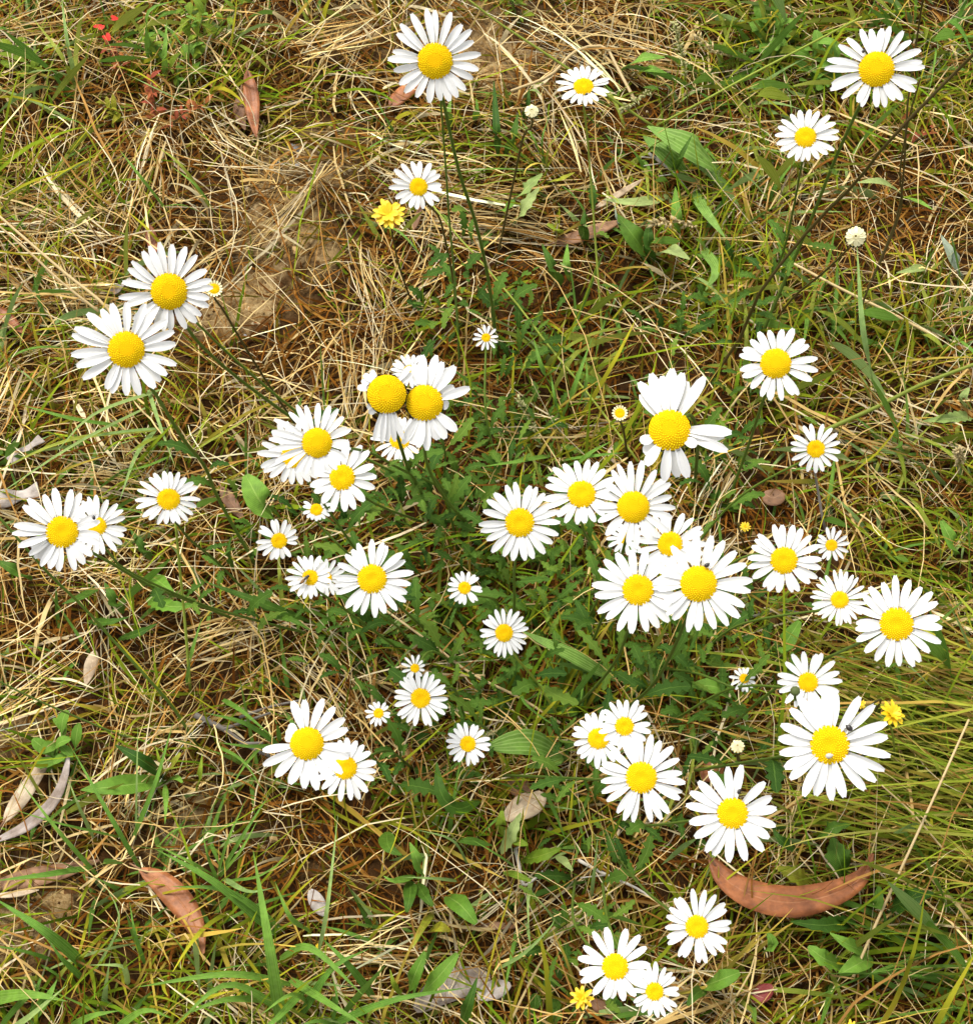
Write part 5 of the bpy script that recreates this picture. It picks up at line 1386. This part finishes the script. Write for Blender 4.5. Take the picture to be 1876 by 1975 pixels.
sprig("yellowish star-leaved sprig beside the reddish weed", (218, 250), 0.018, 1.6, YELL + OLIVE[:1], 24, 0.011)
sprig("yellow-green sprig on straw near the olive clump", (35, 160), 0.03, 1.2, OLIVE, 24, 0.013)
sprig("reddish sprig trailing over straw behind the thin dark stems", (1740, 300), 0.03, 1.0, REDL, 15, 0.008, col='stem_dark')
sprig("leafy green weed under the pale arching leaf", (1560, 200), 0.04, 1.4, SPOON, 24, 0.018)
sprig("leafy green weed among long green grass", (1470, 130), 0.04, 1.4, SPOON, 24, 0.018)
sprig("leafy pale-green sprig at the edge of mixed grass", (1000, 60), 0.03, 1.4, OLIVE, 18, 0.012)
sprig("low green sprig beside the wide arching blades", (95, 1500), 0.03, 1.2, SPOON, 15, 0.014)
for i, (x, y, l) in enumerate([(222, 117, 11), (238, 76, 10), (208, 88, 14)]):
    b0 = gpt(x, y, 0.02)
    root = thing("scarlet_flower", gpt(x, y), ["scarlet petal scrap above the low reddish sprig", "small scarlet petal beside tall olive grass", "dull red petal scrap among straw and olive grass"][i], "flower", "scarlet flower scraps")
    link("stem", tube_mesh("stem", catmull([gpt(x, y), b0], 4), 0.0005, 0.0005, 'stem_dark', 5), root)
    pm = petal_mesh(60 + i, 'red')
    for k in range(2):
        link("petal", pm, root, Matrix.Translation(b0) @ Matrix.Rotation(2.0 + k * 0.8 + i, 4, 'Z') @ Matrix.Rotation(-0.4, 4, 'Y') @ Matrix.Diagonal((l * mpp(b0) * 1.5, l * mpp(b0) * 0.8, l * mpp(b0), 1)))

for x, y, s, i in PEB:
    stone(x, y, s, s * 0.8, where((x, y), 'small pebble'), 10 + i)

# grass tufts in numbers
spots = []
tries = 0
while len(spots) < 130 and tries < 6000:
    tries += 1
    x, y = random.uniform(-20, 1896), random.uniform(-20, 1990)
    p = gp(x, y)
    if random.random() > float(green(np.array([p.x]), np.array([p.y]))[0]) ** 1.2 or float(bare(np.array([p.x]), np.array([p.y]))[0]) > 0.3:
        continue
    if any((p - q).length < 0.035 for q in spots):
        continue
    spots.append(p)
for p in spots:
    px_, py_ = to_px(np.array([p.x]), np.array([p.y]))
    p.z = float(gz(p.x, p.y)) - 0.001
    root = thing("small_grass_tuft", p, where((float(px_[0]), float(py_[0])), "slim green grass tuft"), "grass tuft", "small grass tufts")
    side = float(px_[0]) > 1250 or float(py_[0]) < 500
    for i in range(random.randint(5, 9)):
        mat = random.choice([B3, B3, B1, B1, B2] if side else [B1, B1, B1, B3, B2])
        place(random.choice(BLADES[mat]), "blade", root, p + Vector((random.gauss(0, 0.006), random.gauss(0, 0.006), 0)), random.uniform(0, 6.28), random.uniform(-0.15, 0.7), random.uniform(0.025, 0.075), random.uniform(0.0014, 0.0036))
# larger loose straws, each on its own
for i in range(150):
    x, y = random.uniform(0, 1876), random.uniform(0, 1975)
    p = gpt(x, y, random.uniform(0.010, 0.020))
    if random.random() < float(green(np.array([p.x]), np.array([p.y]))[0]) * 0.9:
        continue
    o = place(random.choice(BLADES[B4]), "dry_grass_blade", None, p, random.uniform(0, 6.28), -0.30 + random.gauss(0, 0.06), random.uniform(0.025, 0.065), random.uniform(0.0011, 0.0028), random.gauss(0, 0.3))
    tag(o, where((x, y), "loose dry grass blade"), "dry grass", "loose dry grass blades")

# ------------------------------------------------------------------ seed heads
def seed_head(label, pix, h0, h1, mat, start, grain, stem_mat):
    n = len(pix)
    pts = catmull([gp(x, y, h0 + (h1 - h0) * i / (n - 1)) for i, (x, y) in enumerate(pix)], 22)
    root = thing("grass_seed_head", pts[-1], label, "seed head", "grass seed heads")
    link("stem", tube_mesh("stem", pts, 0.0004, 0.0006, stem_mat, 5), root)
    verts, faces = [], []
    for i in range(int(22 * start)):
        for k in range(5):
            p = pts[i].lerp(pts[i + 1], k / 5)
            d = (pts[0] - pts[1]).normalized()
            s = Vector((random.gauss(0, 1), random.gauss(0, 1), random.gauss(0, 0.6))).normalized()
            L_ = grain * random.uniform(0.7, 1.3)
            ax_ = (d * 0.8 + s * 0.6).normalized()
            sd_ = ax_.orthogonal().normalized() * L_ * 0.17
            sd2 = ax_.cross(sd_)
            o_ = len(verts)
            verts += [p, p + ax_ * L_ * 0.5 + sd_, p + ax_ * L_ * 0.5 - sd_ * 0.5 + sd2, p + ax_ * L_ * 0.5 - sd_ * 0.5 - sd2, p + ax_ * L_]
            faces += [(o_, o_ + 1, o_ + 2), (o_, o_ + 2, o_ + 3), (o_, o_ + 3, o_ + 1), (o_ + 4, o_ + 2, o_ + 1), (o_ + 4, o_ + 3, o_ + 2), (o_ + 4, o_ + 1, o_ + 3)]
    q = link("grains", mesh_from("grains", verts, faces, mat), root)
    q['kind'] = 'stuff'
seed_head("fluffy tan seed head drooping beside the pale-leaved plantain", [(1262, 432), (1300, 428), (1342, 440), (1352, 500), (1352, 620)], 0.05, 0.0, 'seed', 0.40, 0.008, 'stalk')
seed_head("green-yellow seed head beside the ribbed plantain", [(1200, 210), (1225, 195), (1255, 175), (1290, 165), (1300, 230)], 0.05, 0.0, 'seed_green', 0.5, 0.006, 'stem_yellow')
seed_head("upright pale seed head above the ribbed plantain leaf", [(1300, 45), (1308, 80), (1318, 120), (1324, 170), (1325, 240)], 0.09, 0.0, 'seed_green', 0.6, 0.006, 'stem_yellow')
seed_head("short tan seed head at the edge of the mixed grass", [(1848, 870), (1850, 890), (1846, 930)], 0.05, 0.0, 'seed', 0.6, 0.006, 'stalk')
seed_head("curly pinkish seed husks near the long light green stalk", [(1345, 70), (1380, 100), (1420, 110), (1450, 125)], 0.05, 0.0, 'seed', 0.9, 0.006, 'stalk')
seed_head("pale grass spike lying on dark soil beside opening bud", [(1000, 770), (1018, 800), (1040, 850), (1075, 900)], 0.04, 0.0, 'seed_green', 0.7, 0.005, 'stem_yellow')
seed_head("thin pale seed spray over the toothed leaves", [(930, 1430), (945, 1415), (968, 1398), (1000, 1330)], 0.05, 0.0, 'seed_green', 0.4, 0.004, 'stalk')

# ------------------------------------------------------------------ insects
def ellipsoid(verts, faces, c, r, seg=8, rings=6):
    o_ = len(verts)
    for i in range(rings + 1):
        a_ = -math.pi / 2 + math.pi * i / rings
        for k in range(seg):
            g_ = 2 * math.pi * k / seg
            verts.append((c[0] + r[0] * math.sin(a_), c[1] + r[1] * math.cos(a_) * math.cos(g_), c[2] + r[2] * math.cos(a_) * math.sin(g_)))
    for i in range(rings):
        for k in range(seg):
            faces.append((o_ + i * seg + k, o_ + i * seg + (k + 1) % seg, o_ + (i + 1) * seg + (k + 1) % seg, o_ + (i + 1) * seg + k))

def body_mesh(name, prof_, mat, squash=0.75, seg=10):
    verts, faces = [], []
    for x, r in prof_:
        for k in range(seg):
            g_ = 2 * math.pi * k / seg
            verts.append((x, r * math.cos(g_), r * squash * math.sin(g_)))
    for i in range(len(prof_) - 1):
        for k in range(seg):
            faces.append((i * seg + k, i * seg + (k + 1) % seg, (i + 1) * seg + (k + 1) % seg, (i + 1) * seg + k))
    faces.append(tuple(range(seg))[::-1])
    faces.append(tuple((len(prof_) - 1) * seg + k for k in range(seg)))
    return mesh_from(name, verts, faces, mat)

def on_head(key, px, py, up_mm):
    """a point on or above the head of a daisy, seen at pixel px, py"""
    pos, nrm, ex, ey, sc, rs = HEADS[key]
    d = ray(px, py)
    o_ = pos + nrm * up_mm
    k = (o_ - CAM).dot(nrm) / d.dot(nrm)
    return CAM + d * k, nrm, ex, ey

p, nrm, ex, ey = on_head(20, 588, 1117, 0.0032)
ang = R(225)                                   # abdomen points down-left in the head's own plane
fx_ = ex * math.cos(ang) + ey * math.sin(ang)
HMX = Matrix.Translation(p) @ Matrix((-fx_, nrm.cross(-fx_), nrm)).transposed().to_4x4()
root = thing("hoverfly", p, "striped hoverfly feeding on the disc of a small daisy", "hoverfly")
s = 0.0052
link("body", body_mesh("body", [(0.62, 0.05), (0.58, 0.14), (0.48, 0.18), (0.40, 0.12), (0.36, 0.17), (0.22, 0.22), (0.05, 0.19), (-0.04, 0.09), (-0.14, 0.15), (-0.32, 0.17), (-0.50, 0.155), (-0.68, 0.11), (-0.82, 0.03)], 'black'), root, HMX @ Matrix.Diagonal((s, s, s, 1)))
for x0, r0 in ((-0.22, 0.172), (-0.40, 0.175), (-0.57, 0.148)):
    link("stripe", body_mesh("stripe", [(x0 + 0.045, r0), (x0 - 0.03, r0)], 'amber'), root, HMX @ Matrix.Diagonal((s, s, s, 1)))
wv = [(0.2, 0.1, 0.14), (-0.1, 0.30, 0.16), (-0.5, 0.52, 0.14), (-0.72, 0.50, 0.13), (-0.66, 0.34, 0.15), (-0.2, 0.14, 0.17)]
for sgn in (1, -1):
    vv = [(x, y * sgn, z) for x, y, z in wv]
    link("wing", mesh_from("wing", vv + [(x, y, z - 0.012) for x, y, z in vv], [(0, 1, 2, 3, 4, 5), (11, 10, 9, 8, 7, 6)] + [(i, (i + 1) % 6, 6 + (i + 1) % 6, 6 + i) for i in range(6)], 'wing', smooth=False), root, HMX @ Matrix.Diagonal((s, s, s, 1)))
    for x0 in (0.32, 0.2, 0.08):
        link("leg", tube_mesh("leg", [Vector((x0, 0.15 * sgn, 0)), Vector((x0 + (x0 - 0.2) * 1.4, 0.36 * sgn, 0.02)), Vector((x0 + (x0 - 0.2) * 2.2, 0.46 * sgn, -0.34))], 0.02, 0.012, 'black', 4), root, HMX @ Matrix.Diagonal((s, s, s, 1)))

def beetle(label, key, px, py, size, up, rot, mat='black', name="beetle", cat="beetle", spots=False, pos=None):
    if pos is None:
        p, nrm, ex, ey = on_head(key, px, py, up)
    else:
        p, nrm, ex, ey = pos
    Mx = Matrix.Translation(p) @ Matrix((ex, ey, nrm)).transposed().to_4x4() @ Matrix.Rotation(R(rot), 4, 'Z') @ Matrix.Diagonal((size, size, size, 1))
    root = thing(name, p, label, cat, "small insects")
    link("body", body_mesh("body", [(0.5, 0.06), (0.46, 0.13), (0.36, 0.15), (0.30, 0.2), (0.18, 0.30), (-0.1, 0.34), (-0.35, 0.26), (-0.5, 0.06)], mat, 0.7), root, Mx)
    for sg in (1, -1):
        for x0 in (0.25, 0.02, -0.2):
            link("leg", tube_mesh("leg", [Vector((x0, 0.2 * sg, -0.05)), Vector((x0 + (x0) * 0.5, 0.48 * sg, 0.02)), Vector((x0 * 1.8, 0.60 * sg, -0.24))], 0.03, 0.02, 'black', 4), root, Mx)
beetle("small dark beetle on a petal by the cluster's largest disc", 30, 1363, 1090, 0.0030, 0.0026, 30)
beetle("dark fly resting between petals of the largest daisy", 40, 1637, 1404, 0.0036, 0.0026, 140)
beetle("small pale beetle sitting on the largest daisy's disc", 40, 1599, 1458, 0.0034, 0.0045, 10, 'wing')
beetle("tiny dark beetle on a petal of the crowded-petal daisy", 3, 1665, 98, 0.0026, 0.0026, 60)
beetle("tiny dark beetle at the petals of the limp-petalled daisy", 17, 181, 998, 0.0024, 0.0026, 100)
beetle("tiny dark fly by the disc of the slanted-disc daisy", 2, 1131, 181, 0.0024, 0.003, 10)
beetle("tiny dark beetle between petals of the uneven-petalled daisy", 41, 1425, 1527, 0.0026, 0.0026, 70)
pz = gp(1305, 332, 0.028)
beetle("orange ladybird on a narrow upright plantain leaf", None, 0, 0, 0.0040, 0, 80, 'orange', "ladybird", "ladybird", pos=(pz, Vector((0, -0.4, 0.9)).normalized(), Vector((1, 0, 0)), Vector((0, 0.9, 0.4)).normalized()))
